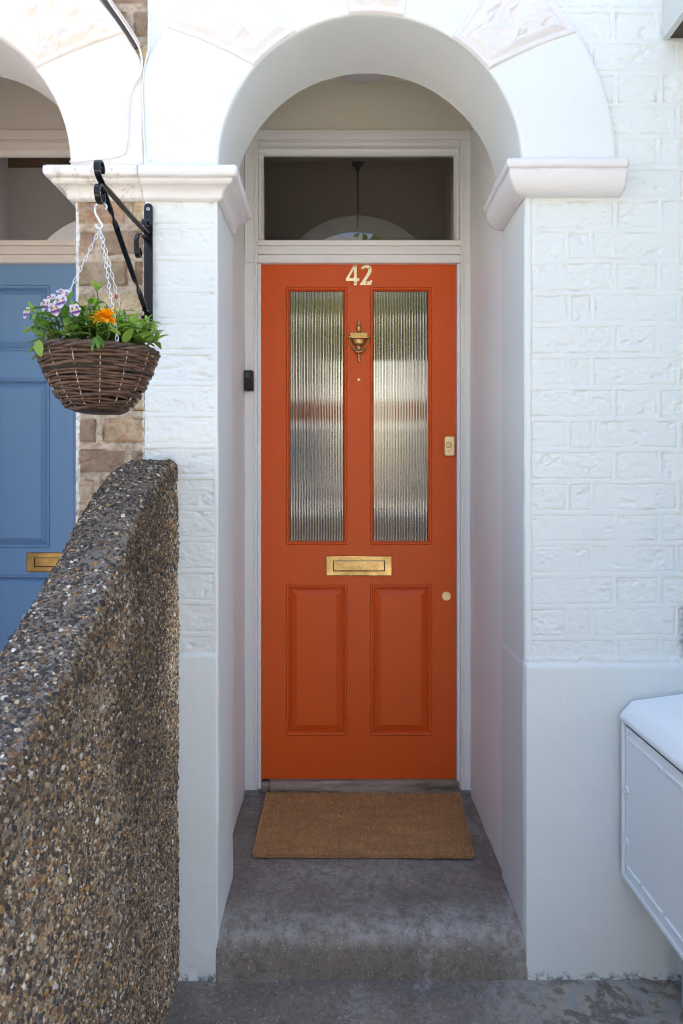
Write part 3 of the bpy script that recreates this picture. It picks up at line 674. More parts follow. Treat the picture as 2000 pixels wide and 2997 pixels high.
# pendant in the hall
pl = thing('pendant_light', 'dark pendant rose and cord seen through the fanlight above the orange door', 'pendant light', (.083, 1.6, 2.3))
mb = MB(); mb.lathe([(.004,2.885),(.010,2.895),(.016,2.910),(.030,2.925),(.036,2.945),(.034,2.952),(.036,2.96),(.036,2.98)], (.083,1.6,0), 20); mb.build('ceiling_rose', M['black_plastic'], pl)
mb = MB(); mb.tube([(.083,1.6,2.89),(.083,1.6,2.3)], .0042, 8); mb.build('cord', M['black_plastic'], pl)
mb = MB(); mb.lathe([(.02,2.34),(.05,2.33),(.12,2.24),(.125,2.22),(.12,2.22)], (.083,1.6,0), 24); mb.build('lamp_shade', M['black_plastic'], pl)
# porch ceiling light
cl = thing('ceiling_light', 'pale round ceiling light of the porch, half hidden behind the top of the arch', 'ceiling light', (CX, .50, 2.83))
mb = MB(); mb.lathe([(.02,2.716),(.07,2.719),(.105,2.728),(.12,2.743),(.12,2.753)], (CX,.50,0), 36); mb.build('diffuser', Mat('opal plastic', (.66,.62,.66), .4).m, cl)
mb = MB(); mb.lathe([(.115,2.753),(.12,2.758),(.12,2.8295)], (CX,.50,0), 36); mb.build('base', M['frame'], cl)

# --- next door's blue door
ND = (-1.435, -.695); ncx = -1.065
door_frame(-1.555, -.662, ND[0], ND[1], M['frame_old'], nextdoor, M['pane'])
def nz(v): return CAM_Z-(v*1.2755-1416)*k_d
mo = .046; c0, c1 = ncx-.045, ncx+.045; a0, a1 = ND[0]+.10, ND[1]-.10
zz = [nz(1660), nz(1318), nz(1257), nz(868), nz(806), nz(654)]
nh = []
for za, zb in ((zz[0], zz[1]), (zz[2], zz[3]), (zz[4], zz[5])): nh += [(a0, c0, za, zb), (c1, a1, za, zb)]
bdoor = door_leaf(ND[0], ND[1], DB, DT, [a0,c0,c1,a1], zz, nh, M['blue'], nextdoor)
for a, b, c, d in nh: raised_panel(a, b, c, d, M['blue'], bdoor, .022)
letterbox(ncx-.133, ncx+.133, nz(1312), nz(1267), .030, .019, M['brass_old'], bdoor)
mb = MB(); mb.box(-1.55, -.664, .735, .82, .10, .1765); mb.build('threshold', M['oldwood'], nextdoor, bevel=.004)
mb = MB(); mb.box(-1.56, -.66, .0, .85, -.05, .128); mb.build('doorstep', M['step'], nextdoor, bevel=.01)

# --- bay window next to the door, only its edge comes into view
mb = MB(); mb.box(.906, 2.9, -.72, .02, -.02, 2.47); bay = mb.build('bay_window', M['paint'], house, bevel=.004)
mb = MB(); mb.box(.846, .862, -.80, -.001, 2.472, 2.60); mb.build('fascia_board', Mat('grey green fascia', (.58,.62,.60), .5).m, bay)
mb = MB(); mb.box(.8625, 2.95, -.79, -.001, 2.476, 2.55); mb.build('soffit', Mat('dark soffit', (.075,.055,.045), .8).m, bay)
# bare bricks where the paint stops, behind the bay edge
X, Zg = np.meshgrid(np.linspace(.894, .9055, 14), np.linspace(.845, .985, 90), indexing='ij')
edge = smooth(0, .004, X-.8975-fbm(X*0, Zg, 0*X, 60, 3, 5)*.004)*smooth(.0, .02, Zg-.850)*smooth(.0, .02, .982-Zg)
colr = edge[...,None]*np.array([.50,.27,.19])*(1+.5*fbm(X, Zg, 0*X, 140, 3, 6)[...,None])+(1-edge[...,None])*np.array([.8,.82,.81])
link('bare_brick', grid_mesh('bare_brick', np.stack([X, -.012-.003*edge+.002*fbm(X, Zg, 0*X, 120, 3, 9), Zg], -1), col=colr), M['brick'], house)
# rest of the shell
mb = MB(); mb.box(1.35, 6, -.004, .24, -.02, 2.75); mb.box(PARTY+.0, 6, -.004, .24, 2.75, 5.3); mb.build('upper_wall', M['paint'], house)
mb = MB(); mb.box(PARTY, 6, .25, 8.0, 5.32, 5.5); mb.box(PARTY, -.05, 7.8, 8.0, -.02, 5.32); mb.box(.80, 6, 7.8, 8.0, -.02, 5.32); mb.box(-.05, .80, 7.8, 8.0, 3.2, 5.32); mb.box(5.8, 6, .25, 7.8, -.02, 5.32); mb.build('roof', Mat('slate', (.06,.06,.07), .6).m, house)  # gap in the back wall lets daylight reach the added hall opening
mb = MB(); mb.box(-6, -1.75, -.004, .24, -.02, 2.75); mb.box(-6, PARTY-.002, -.004, .24, 2.751, 5.3); mb.build('upper_wall', Mat('brick far', (.25,.17,.11), .9).m, nextdoor)
mb = MB(); mb.box(-6, PARTY-.002, .25, 8.0, 5.32, 5.5); mb.box(-6, -1.6, 7.8, 8.0, -.02, 5.32); mb.box(-.9, PARTY-.002, 7.8, 8.0, -.02, 5.32); mb.box(-1.6, -.9, 7.8, 8.0, 3.2, 5.32); mb.box(-6, -5.8, .25, 7.8, -.02, 5.32); mb.build('roof', Mat('slate', (.06,.06,.07), .6).m, nextdoor)  # back wall left open behind the added hall opening
mb = MB(); mb.box(-1.75, NCX-RI-.005, .0, .24, -.02, 2.13); mb.build('wall', Mat('brick side', (.27,.19,.12), .9).m, nextdoor)

# ------------------------------------------------------------------ doorstep
prof = [(.83,.1285),(.5,.128),(.25,.127),(.12,.1255),(.07,.1235),(.045,.1205),(.025,.115),(.010,.106),(.000,.094),(-.006,.080),(-.009,.06),(-.010,.03),(-.011,-.02)]
pd = []
for a, b in zip(prof[:-1], prof[1:]):
    n = max(1, int(math.hypot(b[0]-a[0], b[1]-a[1])/.006)); pd += [(a[0]+(b[0]-a[0])*k/n, a[1]+(b[1]-a[1])*k/n) for k in range(n)]
pd.append(prof[-1]); xs = np.arange(-.372, .494, .006)
P2 = np.array(pd); X = np.repeat(xs[:,None], len(P2), 1); Yg = np.repeat(P2[:,0][None], len(xs), 0); Zg = np.repeat(P2[:,1][None], len(xs), 0)
T = np.gradient(P2, axis=0); T /= np.linalg.norm(T, axis=1)[:,None]; nh_ = fbm(X, Yg, Zg, 7, 5, 91)*.005 + fbm(X, Yg, Zg, 55, 3, 92)*.0016
Yg = Yg + T[:,1][None]*nh_; Zg = Zg - T[:,0][None]*nh_
inside = Yg > .0
step = link('doorstep', grid_mesh('doorstep', np.stack([np.where(Yg < .002, np.clip(X, JL-.003, JR+.006), X), Yg, Zg], -1), flip=True), M['step'])
tag(step, 'worn grey concrete doorstep with rounded nose below the orange door', 'doorstep')

# ------------------------------------------------------------------ doormat
c = [(-.278,.322),(.412,.316),(.440,.728),(-.280,.731)]
def mat_pt(u, v):
    a = np.array(c); return (a[0]*(1-u)[...,None]+a[1]*u[...,None])*(1-v)[...,None]+(a[3]*(1-u)[...,None]+a[2]*u[...,None])*v[...,None]
u, v = np.meshgrid(np.linspace(0,1,150), np.linspace(0,1,100), indexing='ij'); P = mat_pt(u, v)
e = np.minimum(np.minimum(u,1-u)*.7, np.minimum(v,1-v)*.4); Zm = .1305 + .012*smooth(-.001,.004,e) + .002*fbm(P[...,0],P[...,1],u*0,60,3,3)
mat_root = thing('doormat', 'plain brown coir doormat lying on the concrete step against the threshold', 'doormat', (.07,.52,.129))
COIR = np.array([.68,.38,.17])
colm = COIR*.55*(1+.2*fbm(P[...,0],P[...,1],u*0,40,3,4)[...,None])
link('backing', grid_mesh('backing', np.concatenate([P, Zm[...,None]], -1), col=colm), M['coir'], mat_root)
N = 42000; u = rng.random(N); v = rng.random(N); ne = 4500
v[:ne] = rng.random(ne)*.02; u[ne:ne+1200] = rng.random(1200)*.008; u[ne+1200:ne+2400] = 1-rng.random(1200)*.008
P = mat_pt(u, v); L = .005+.005*rng.random(N); az = rng.random(N)*2*PI; tl = rng.random(N)*.9
d = np.stack([np.cos(az)*np.sin(tl), np.sin(az)*np.sin(tl), np.cos(tl)], 1)
d[:ne, 1] -= .5; d[ne:ne+1200, 0] -= .4; d[ne+1200:ne+2400, 0] += .4
b0 = np.concatenate([P, np.full((N,1), .1405)], 1); b0[:ne,2] -= .010*rng.random(ne); tip = b0+d*L[:,None]; sd_ = np.stack([-np.sin(az+1), np.cos(az+1), 0*az], 1)*(.0006+.0005*rng.random(N))[:,None]
V = np.stack([b0-sd_, b0+sd_, tip], 1).reshape(-1, 3); br = (.65+.8*rng.random(N))*(1+.30*fbm(P[:,0]*2.5,P[:,1]*9,u*0,4,4,8)); cc = COIR*br[:,None]*np.stack([1+0*u, 1+.15*(rng.random(N)-.5), 1+.3*(rng.random(N)-.5)],1)
cc = np.repeat(cc[:,None],3,1); cc[:,:2] *= .9
link('pile', np_mesh('pile', V, np.arange(N*3).reshape(-1,3), cc), M['coir'], mat_root, sm=False)

# ------------------------------------------------------------------ pebble-dashed garden wall
tabY = np.array([-2.6,-1.6,-1.1,-.85,-.78,-.70,-.605,-.518,-.405,-.303,-.20,-.10,-.05,0.02]); tabZ = np.array([.70,.74,.84,.935,.972,1.010,1.062,1.108,1.186,1.258,1.315,1.350,1.362,1.366])
def topz(y): return (np.interp(y-.03, tabY, tabZ)+np.interp(y, tabY, tabZ)+np.interp(y+.03, tabY, tabZ))/3
WX0, WX1, WR = -.560, -.430, .025
def cross(s, y):
    """s = metres along the section from the right foot up over the top; -> x, z, nx, nz"""
    H = topz(y)-WR; q = WR*PI/2; t = WX1-WX0-2*WR
    a = np.clip((s-H)/q, 0, 1)*PI/2; b = np.clip((s-H-q-t)/q, 0, 1)*PI/2
    x = np.where(s < H, WX1, np.where(s < H+q, WX1-WR+WR*np.cos(a), np.where(s < H+q+t, WX1-WR-(s-H-q), np.where(s < H+2*q+t, WX0+WR-WR*np.sin(b), WX0))))
    z = np.where(s < H, s, np.where(s < H+q, H+WR*np.sin(a), np.where(s < H+q+t, H+WR, np.where(s < H+2*q+t, H+WR*np.cos(b), H-(s-H-2*q-t)))))
    nx = np.where(s < H, 1., np.where(s < H+q, np.cos(a), np.where(s < H+q+t, 0., np.where(s < H+2*q+t, -np.sin(b), -1.))))
    nz_ = np.where(s < H, 0., np.where(s < H+q, np.sin(a), np.where(s < H+q+t, 1., np.where(s < H+2*q+t, np.cos(b), 0.))))
    return x, z, nx, nz_
def lump(x, y, z): return fbm(x, y, z, 6, 4, 101)*.006+fbm(x, y, z, 25, 3, 102)*.003
def base_col(x, y, z, nz_):
    n = fbm(x, y, z, 5, 4, 110); up = smooth(.3, .8, nz_)
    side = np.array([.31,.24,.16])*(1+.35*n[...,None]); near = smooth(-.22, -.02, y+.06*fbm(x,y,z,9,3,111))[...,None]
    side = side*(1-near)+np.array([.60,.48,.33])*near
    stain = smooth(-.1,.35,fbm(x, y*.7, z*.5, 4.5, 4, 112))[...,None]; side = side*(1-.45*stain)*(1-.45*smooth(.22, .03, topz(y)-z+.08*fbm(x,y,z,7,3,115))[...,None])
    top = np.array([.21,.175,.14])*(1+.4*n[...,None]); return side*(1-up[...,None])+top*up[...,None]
ys = np.linspace(-2.5, .0, 300); sg = np.linspace(0, 1, 330)
Yg = np.repeat(ys[:,None], len(sg), 1); S = sg[None]*(2*topz(Yg)+.06); x, z, nx, nzz = cross(S, Yg); hL = lump(x, Yg, z)
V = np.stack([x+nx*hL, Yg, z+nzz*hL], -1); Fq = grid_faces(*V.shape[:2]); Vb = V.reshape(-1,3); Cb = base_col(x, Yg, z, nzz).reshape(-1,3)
N = 85000; y = -1.15*rng.random(N)**1.0+.0; s = rng.random(N); H = topz(y)-WR; s = s*(H+WR*PI+.09); x, z, nx, nzz = cross(s, y); hL = lump(x, y, z)
dens_ = fbm(x, y, z, 12, 3, 120); kp = (dens_ > -.30) | (rng.random(N) < .45); x, y, z, nx, nzz, hL, s = [a[kp] for a in (x,y,z,nx,nzz,hL,s)]; N = len(x)
pos = np.stack([x+nx*hL, y, z+nzz*hL], 1); nr = np.stack([nx, 0*nx, nzz], 1)+rng.normal(0,.22,(N,3)); nr /= np.linalg.norm(nr,axis=1)[:,None]
ax = rng.normal(0,1,(N,3)); ax[:,2] *= 1.3; ax -= nr*(ax*nr).sum(1)[:,None]; ax /= np.linalg.norm(ax,axis=1)[:,None]; bx = np.cross(nr, ax)
la = np.clip(rng.lognormal(math.log(.0028), .38, N), .0014, .0075); lb = la*(.5+.4*rng.random(N)); lc = la*(.35+.35*rng.random(N))
ring = np.arange(8)*2*PI/8; tx = np.concatenate([np.cos(ring), .72*np.cos(ring), [0]]); ty = np.concatenate([np.sin(ring), .72*np.sin(ring), [0]]); tz = np.concatenate([0*ring-.35, 0*ring+.62, [.95]])
jit = 1+rng.normal(0,.13,(N,17))
PV = pos[:,None]+ax[:,None]*(tx[None]*jit)[...,None]*la[:,None,None]+bx[:,None]*(ty[None]*jit)[...,None]*lb[:,None,None]+nr[:,None]*(tz[None]*(1+.1*jit))[...,None]*lc[:,None,None]
fq = np.array([(i,(i+1)%8,8+(i+1)%8,8+i) for i in range(8)]); ft = np.array([(8+i,8+(i+1)%8,16,16) for i in range(8)])
pal = np.array([(.050,.045,.041),(.088,.074,.062),(.13,.082,.045),(.19,.118,.062),(.38,.21,.08),(.46,.35,.23),(.62,.56,.47),(.19,.172,.152),(.25,.145,.10)])
pside = np.array([.17,.14,.18,.15,.10,.12,.05,.05,.04]); ptop = np.array([.30,.24,.10,.05,.05,.07,.06,.11,.02])
up = smooth(.35,.8,nzz); r1 = rng.random(N); cs, ct = np.cumsum(pside)/pside.sum(), np.cumsum(ptop)/ptop.sum()
pi_ = np.where(rng.random(N) < up, np.searchsorted(ct, r1), np.searchsorted(cs, r1)); pc = pal[np.clip(pi_,0,8)]*(.75+.5*rng.random((N,1)))
st = smooth(-.1,.35,fbm(x, y*.7, z*.5, 4.5, 4, 112))[:,None]*(1-up[:,None]); pc = pc*(1-.35*st)*(1-.35*smooth(.22, .03, topz(y)-z+.08*fbm(x,y,z,7,3,115))[:,None]*(1-up[:,None]))
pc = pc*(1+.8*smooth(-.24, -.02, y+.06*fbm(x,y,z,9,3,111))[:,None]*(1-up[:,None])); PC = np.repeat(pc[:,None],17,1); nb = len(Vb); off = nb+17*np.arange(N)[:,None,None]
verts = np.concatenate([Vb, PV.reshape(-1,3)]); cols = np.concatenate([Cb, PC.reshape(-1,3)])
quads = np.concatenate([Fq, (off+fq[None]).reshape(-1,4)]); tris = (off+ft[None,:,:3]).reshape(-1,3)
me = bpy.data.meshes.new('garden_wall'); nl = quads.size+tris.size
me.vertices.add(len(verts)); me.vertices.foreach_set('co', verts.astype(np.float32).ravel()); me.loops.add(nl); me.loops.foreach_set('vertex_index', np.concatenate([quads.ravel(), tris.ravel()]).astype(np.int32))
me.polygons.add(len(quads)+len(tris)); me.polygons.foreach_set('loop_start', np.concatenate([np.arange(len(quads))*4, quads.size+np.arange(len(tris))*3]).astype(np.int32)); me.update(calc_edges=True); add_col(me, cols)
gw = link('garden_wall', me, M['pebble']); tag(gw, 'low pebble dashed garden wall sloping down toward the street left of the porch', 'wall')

# ------------------------------------------------------------------ bracket
BX = -.507
br = thing('wall_bracket', 'black wrought iron bracket with scrolls and twisted brace holding the hanging basket', 'bracket', (BX, 0, 1.703))
mb = MB(); mb_poly = rrect(-.518, -.496, 1.703, 2.037, .0095, 6); slab(mb, mb_poly, -.004, -.010, .001); mb.build('back_plate', M['black_iron'], br, ang=40)
for z in (2.022, 1.7175):
    mb = MB(); mb.lathe([(.0048,0),(.0044,-.0016),(.0012,-.002)], (BX, -.0098, z), 14, axis='y'); mb.lathe([(.0018,0),(.0012,-.0004)], (BX, -.0117, z), 6, axis='y', mi=1); mb.build('screw', [M['screw'], M['dark_slot']], br, ang=40)
def curl(cy, cz, r0, r1, a0, a1, n=26): return [(BX, cy+(r0+(r1-r0)*i/n)*math.cos(a0+(a1-a0)*i/n), cz+(r0+(r1-r0)*i/n)*math.sin(a0+(a1-a0)*i/n)) for i in range(n+1)]
# arm: curl up at the outer end, straight, curl up at the wall end
path = curl(-.352, 1.957, .009, .019, R(20), R(-250)+R(360)-R(360), 28)
path = [(BX, -.352+r*math.cos(a), 1.962+r*math.sin(a)) for r, a in [(.010+.010*i/26, R(-30)+R(285)*i/26) for i in range(27)]]
path += [(BX, -.336, 1.936), (BX, -.30, 1.9395), (BX, -.2, 1.944), (BX, -.1, 1.949), (BX, -.045, 1.953)]
path += [(BX, -.030+.016*math.cos(a), 1.969+.016*math.sin(a)) for a in np.linspace(R(-100), R(190), 22)]
mb = MB(); mb.strip(path, .0135, .0042, (1,0,0)); mb.build('arm', M['black_iron'], br, ang=50, bevel=.0006)
# brace: curl below the arm, two twists, curl at the foot
bp = [(BX, -.352+r*math.cos(a), 1.909+r*math.sin(a)) for r, a in [(.012+.009*i/26, R(-330)+R(-10)-R(0)+R(390)*i/26*-1+R(0)) for i in range(27)]]
bp = [(BX, -.350+r*math.cos(a), 1.908+r*math.sin(a)) for r, a in [(.013+.008*i/26, R(40)-R(320)*i/26) for i in range(27)]]
s0, s1 = Vector((BX, -.330, 1.925)), Vector((BX, -.036, 1.752)); n0 = len(bp); ns = 90
bp += [tuple(s0.lerp(s1, i/ns)) for i in range(ns+1)]; n1 = len(bp)
bp += [(BX, -.030+.019*math.cos(a), 1.734+.016*math.sin(a)) for a in np.linspace(R(130), R(-175), 20)]
def tw(i):
    if i < n0 or i >= n1: return 0 if i < n0 else 2*PI
    f = (i-n0)/ns; return PI*float(smooth(.08,.34,f))+PI*float(smooth(.66,.92,f))
mb = MB(); mb.strip(bp, .0125, .0048, (1,0,0), tw); mb.build('brace', M['black_iron'], br, ang=50, bevel=.0006)
# small C scroll between arm and brace
sp_ = [(BX, -.014, 1.938), (BX, -.040, 1.937), (BX, -.075, 1.932), (BX, -.098, 1.920), (BX, -.108, 1.904), (BX, -.106, 1.886)] + [(BX, -.092+r*math.cos(a), 1.880+r*math.sin(a)) for r, a in [(.014-.005*i/18, R(170)+R(290)*i/18) for i in range(19)]]
mb = MB(); mb.strip(sp_, .0125, .0038, (1,0,0), lambda i: PI*float(smooth(0,2.4,i))); mb.build('scroll', M['black_iron'], br, ang=50, bevel=.0006)

# ------------------------------------------------------------------ hanging basket
BC = Vector((-.512, -.346, 0)); RIM = 1.578
hb = thing('hanging_basket', 'brown woven willow hanging basket on three chains beside the blue door', 'hanging basket', (BC.x, BC.y, 1.449))
def brad(t): return .047+.0715*(t**.56)      # t 0 bottom .. 1 rim
mb = MB(); rows = 23
for r in range(rows):
    t = (r+.5)/rows; zc = 1.455+.117*t; c0 = (.135,.070,.040); g = .55+.75*random.random(); ph = (r % 2)*PI; pz = random.random()*6
    pts = []
    for i in range(120):
        a = 2*PI*i/120; rr = brad(t)+.0021*math.sin(7*a+ph)+.0012*math.sin(3*a+pz); pts.append((BC.x+rr*math.cos(a), BC.y+rr*math.sin(a), zc+.0014*math.sin(4*a+pz)+.0013*math.sin(2*a+pz*2)))
    rs = .0030+.0011*random.random(); mb.tube(pts, rs, 8, True, col=tuple(q_*g for q_ in c0))
    if r % 2 == 0:
        pts = [(BC.x+(p[0]-BC.x)*.99, BC.y+(p[1]-BC.y)*.99, p[2]+.0028) for p in pts]; pts = pts[7:]+pts[:7]; mb.tube(pts, rs*.8, 7, True, col=tuple(q_*g*.8 for q_ in c0))
mb.lathe([(.001,1.4480),(.020,1.4482),(.036,1.4500),(.048,1.4545),(.052,1.460)], (BC.x,BC.y,0), 30, col=(.03,.02,.014))
mb.build('bowl', M['willow'], hb, ang=None, col=True)
mb = MB()
for k_ in range(3):
    pts = []
    for i in range(140):
        a = 2*PI*i/140; w = 7*a+k_*2*PI/3; rr = .1185+.0036*math.cos(w); pts.append((BC.x+rr*math.cos(a), BC.y+rr*math.sin(a), RIM-.003+.0040*math.sin(w)+.0025*math.sin(2*a+1)))
    mb.tube(pts, .0047, 8, True, col=(.075*(1+.3*k_),.045*(1+.3*k_),.03*(1+.3*k_)))
mb.build('rim', M['willow'], hb, ang=None, col=True)
for k_ in range(14):
    a = 2*PI*(k_+.35)/14; mb = MB(); mb.tube([(BC.x+(brad(t)+.0031)*math.cos(a), BC.y+(brad(t)+.0031)*math.sin(a), 1.456+.117*t) for t in np.linspace(0,1,16)], .0008, 6); mb.build('stake', M['wire_pale'], hb, ang=None)
mb = MB(); mb.lathe([(.001,RIM-.014),(.09,RIM-.016),(.110,RIM-.02),(.108,RIM-.05)], (BC.x,BC.y,0), 30); mb.build('compost', M['soil'], hb)
# hook and chains
HT = Vector((BX, -.350, 1.890)); hk = []
hk += [(BX+.012*math.cos(a)+.001, -.350+.004*math.sin(a), 1.882+.011*math.sin(a)) for a in np.linspace(R(-25), R(185), 14)]
hk += [(BX-.011, -.350, 1.872), (BX-.006, -.350, 1.862), (BX+.000, -.350, 1.851)] + [(BX-.002+.0065*math.cos(a), -.350, 1.8445+.0065*math.sin(a)) for a in np.linspace(R(30), R(-200), 10)]
mb = MB(); mb.tube(hk, .0023, 10); mb.build('hook', M['zinc'], hb, ang=None)
for ca in (-52, 70, 189):
    A = Vector((BX, -.350, 1.838)); B = Vector((BC.x+.119*math.cos(R(ca)), BC.y+.119*math.sin(R(ca)), RIM-.006)); dv = (B-A); L = dv.length; dv.normalize(); n = int(L/.0125); mb = MB()
    s1 = dv.cross(Vector((0,1,0))).normalized(); s2 = dv.cross(s1)
    for i in range(n):
        cpt = A+dv*(i+.5)*(L/n); sv = s1 if i % 2 else s2; sv = (sv+.35*(s2 if i % 2 else s1)).normalized()
        mb.tube([cpt+dv*(.0083*math.cos(w))+sv*(.0034*math.sin(w)*(1+.35*math.cos(w))) for w in np.linspace(0, 2*PI, 12, endpoint=False)], .00085, 6, True)
    mb.build('chain', M['zinc'], hb, ang=None)

# ------------------------------------------------------------------ plants in the basket
def leaf(mb, base, dirv, L, Wd, bend=.4, col=(.05,.12,.02), fold=.25, shape=1.0, up=Vector((0,0,1))):
    d = Vector(dirv).normalized(); s = d.cross(up); s = s.normalized() if s.length > 1e-3 else Vector((1,0,0)); n = s.cross(d).normalized(); vs = []; p = Vector(base); K = 7
    for i in range(K+1):
        t = i/K; w = Wd*(math.sin(PI*min(1, t**shape))**.8 if 0 < t < 1 else .02)/2*(1)
        if i: p = p+(d*math.cos(bend*t)-n*math.sin(bend*t))*(L/K)
        nn = n*math.cos(bend*t)+d*math.sin(bend*t)
        vs += [p-s*w+nn*w*fold, p, p+s*w+nn*w*fold]
    fs = []
    for i in range(K): fs += [(i*3,i*3+1,i*3+4,i*3+3), (i*3+1,i*3+2,i*3+5,i*3+4)]
    mb.add(vs, fs, 0, col)
def rv(a=1): return Vector((random.uniform(-a,a), random.uniform(-a,a), random.uniform(-a,a)))
def greens(kind):
    g = random.uniform(.7, 1.35)
    base = {'p': (.14,.31,.045), 'm': (.11,.26,.038), 'b': (.23,.41,.065)}[kind]
    if random.random() < .22: base = (.27,.40,.055)
    return tuple(q_*g for q_ in base)
def sprigs(mb, sb, n, cx, cy, rx, ry, h0, h1, kind, lf, wd, spread=.5, shape=.8):
    for i in range(n):
        a = random.random()*2*PI; rr = math.sqrt(random.random()); bx_, by_ = cx+rx*rr*math.cos(a), cy+ry*rr*math.sin(a)
        out = Vector((bx_-BC.x, by_-BC.y, 0)); ol = out.length/.12; tip = Vector((bx_, by_, RIM-.01))+out*(.1+.8*spread*random.random()*ol)+Vector((random.uniform(-.012,.012), random.uniform(-.012,.012), random.uniform(h0, h1)*(1-.30*ol*ol)))
        b = Vector((bx_-out.x*.25, by_-out.y*.25, RIM-.015)); mid = b.lerp(tip, .55)+Vector((0,0,.012))
        sb.tube([b, mid, tip], [.0017,.0015,.0010], 5, col=(.10,.17,.035))
        for j in range(random.randint(4, 7)):
            t = .35+.65*(j+1)/6; q_ = b.lerp(mid, t*2) if t < .5 else mid.lerp(tip, min(1, (t-.5)*2)); aa = j*2.4+random.random(); dv = Vector((math.cos(aa), math.sin(aa), random.uniform(.1,.9)))
            leaf(mb, q_, dv, lf*random.uniform(.6,1.2), wd*random.uniform(.7,1.2), random.uniform(.2,1.1), greens(kind), random.uniform(.1,.4), shape)
        leaf(mb, tip, (random.uniform(-.4,.4), random.uniform(-.4,.4), 1), lf*.7, wd*.7, .5, greens(kind), .3, shape)
def plant(name, label, args):
    t = thing(name, label, 'plant', (args[1], args[2], RIM-.01)); mb, sb = MB(), MB(); mb.keepn = sb.keepn = True; sprigs(mb, sb, *args); return t, mb, sb
# pansy plant, left
pt, mb, sb = plant('pansy_plant', 'pansy plant with purple and white flowers on the left of the hanging basket', (70, BC.x-.052, BC.y+.012, .066, .085, .045, .115, 'p', .025, .016, .6))
for q_, dv, L, Wd in (((-.585,-.46,RIM+.002),(-.05,-.15,-1),.034,.024), ((-.60,-.43,RIM+.0),(-.8,-.2,-.5),.03,.018), ((-.62,-.36,RIM+.0),(-1,-.1,-.35),.035,.016), ((-.54,-.465,RIM+.012),(.6,-.5,.1),.028,.024), ((-.525,-.468,RIM+.014),(-.7,-.6,.1),.030,.026), ((-.62,-.34,RIM+.03),(-1,0,.1),.045,.016), ((-.615,-.35,RIM-.02),(-.1,-.1,-1),.022,.013)):
    leaf(mb, q_, dv, L, Wd, .6, greens('b'), .15, .8); sb.tube([Vector(q_), Vector(q_)+Vector((.015,.02,.0))], .0012, 5, col=(.10,.17,.035))
mb.build('foliage', M['leaf'], pt, ang=None, col=True)
sb.tube([(-.575,-.455,RIM+.02),(-.584,-.468,RIM+.016),(-.585,-.466,RIM)], .0013, 5, col=(.14,.22,.05)); 
def pansy_mesh():
    me_v, me_f, me_c = [], [], []
    def petal(ang, L, Wd, yo, purple, white):
        b = len(me_v); K, J = 7, 6; ca, sa = math.cos(ang), math.sin(ang)
        for i in range(K+1):
            t = i/K; w = Wd*math.sin(PI*(.08+.86*t)**.85)
            for j in range(J+1):
                s = (j/J-.5)*w; r_ = t*L*(1-.5*(abs(s)/(Wd+1e-6))**2); x_, z_ = s, r_
                y_ = yo - .0022*math.sin(t*PI*.6)-.0012*math.sin(j*2.2+ang*3)*t
                me_v.append((x_*ca+z_*sa, y_, z_*ca-x_*sa))
                rr = r_/L; c_ = np.array((.80,.78,.86)) if white else np.array((.52,.40,.70)); pw = float(smooth(.80, .45, rr+.12*math.sin(j*3)))*purple; c_ = c_*(1-pw)+np.array((.15,.03,.26))*pw
                ey = float(smooth(.22, .12, rr)); c_ = c_*(1-ey)+np.array((.75,.72,.60))*ey; me_c.append(tuple(c_))
        for i in range(K):
            for j in range(J): q0 = b+i*(J+1)+j; me_f.append((q0, q0+1, q0+J+2, q0+J+1))
    petal(R(-38), .0135, .0150, .0030, .15, True); petal(R(38), .0135, .0150, .0022, .15, True)
    petal(R(-98), .0120, .0125, .0010, .85, True); petal(R(98), .0120, .0125, .0006, .85, True); petal(PI, .0150, .0185, -.0008, 1.0, True)
    return me_v, me_f, me_c
fv, ff, fc = pansy_mesh(); pme = bpy.data.meshes.new('flower'); pme.from_pydata(fv, [], ff); pme.update(); add_col(pme, fc)
ye = MB(); ye.lathe([(.0022,.001),(.0020,-.0014),(.0006,-.0022)], (0,0,0), 10, axis='y'); 
yme = None
first = None
def pix(u, v, d): return Vector(((u-1000)*d/F, CAM_Y+d, CAM_Z-(v-1416)*d/F))     # a point d metres in front of the lens, u, v as measured
fl = [((80,913),1.33,-35,8,.95), ((134,890),1.30,-20,5,.95), ((160,902),1.27,5,-8,1.0), ((178,880),1.26,-5,12,1.12), ((150,872),1.33,-30,20,.85), ((186,858),1.32,10,35,1.1), ((220,905),1.26,15,-15,.85)]
for i, (uv, d, yaw, pit, sc_) in enumerate(fl):
    p = pix(*uv, d)
    if first is None:
        o = link('flower', pme, M['petal'], pt); first = o; e_ = ye.build('flower_eye', Mat('yellow eye', (.80,.50,.02), .6).m, first, local=True); e_.matrix_parent_inverse = Matrix()
        eye = e_
    else:
        o = first.copy(); COL.objects.link(o); o.parent = pt; o.matrix_parent_inverse = first.matrix_parent_inverse.copy(); e2 = eye.copy(); COL.objects.link(e2); e2.parent = o; e2.matrix_parent_inverse = Matrix()
    o.location = p; o.rotation_euler = (R(-pit), R(random.uniform(-20,20)), R(yaw)); o.scale = (sc_*1.05,)*3
    sb.tube([p+Vector((0,.002,0)), p+Vector((.006,.010,-.006)), p.lerp(Vector((BC.x-.05, BC.y-.02, RIM)), .45)+Vector((0,0,.012)), Vector((BC.x-.05+.01*i, BC.y-.03, RIM))], .0011, 5, col=(.10,.19,.04))
sb.build('stem', M['leaf'], pt, ang=None, col=True)
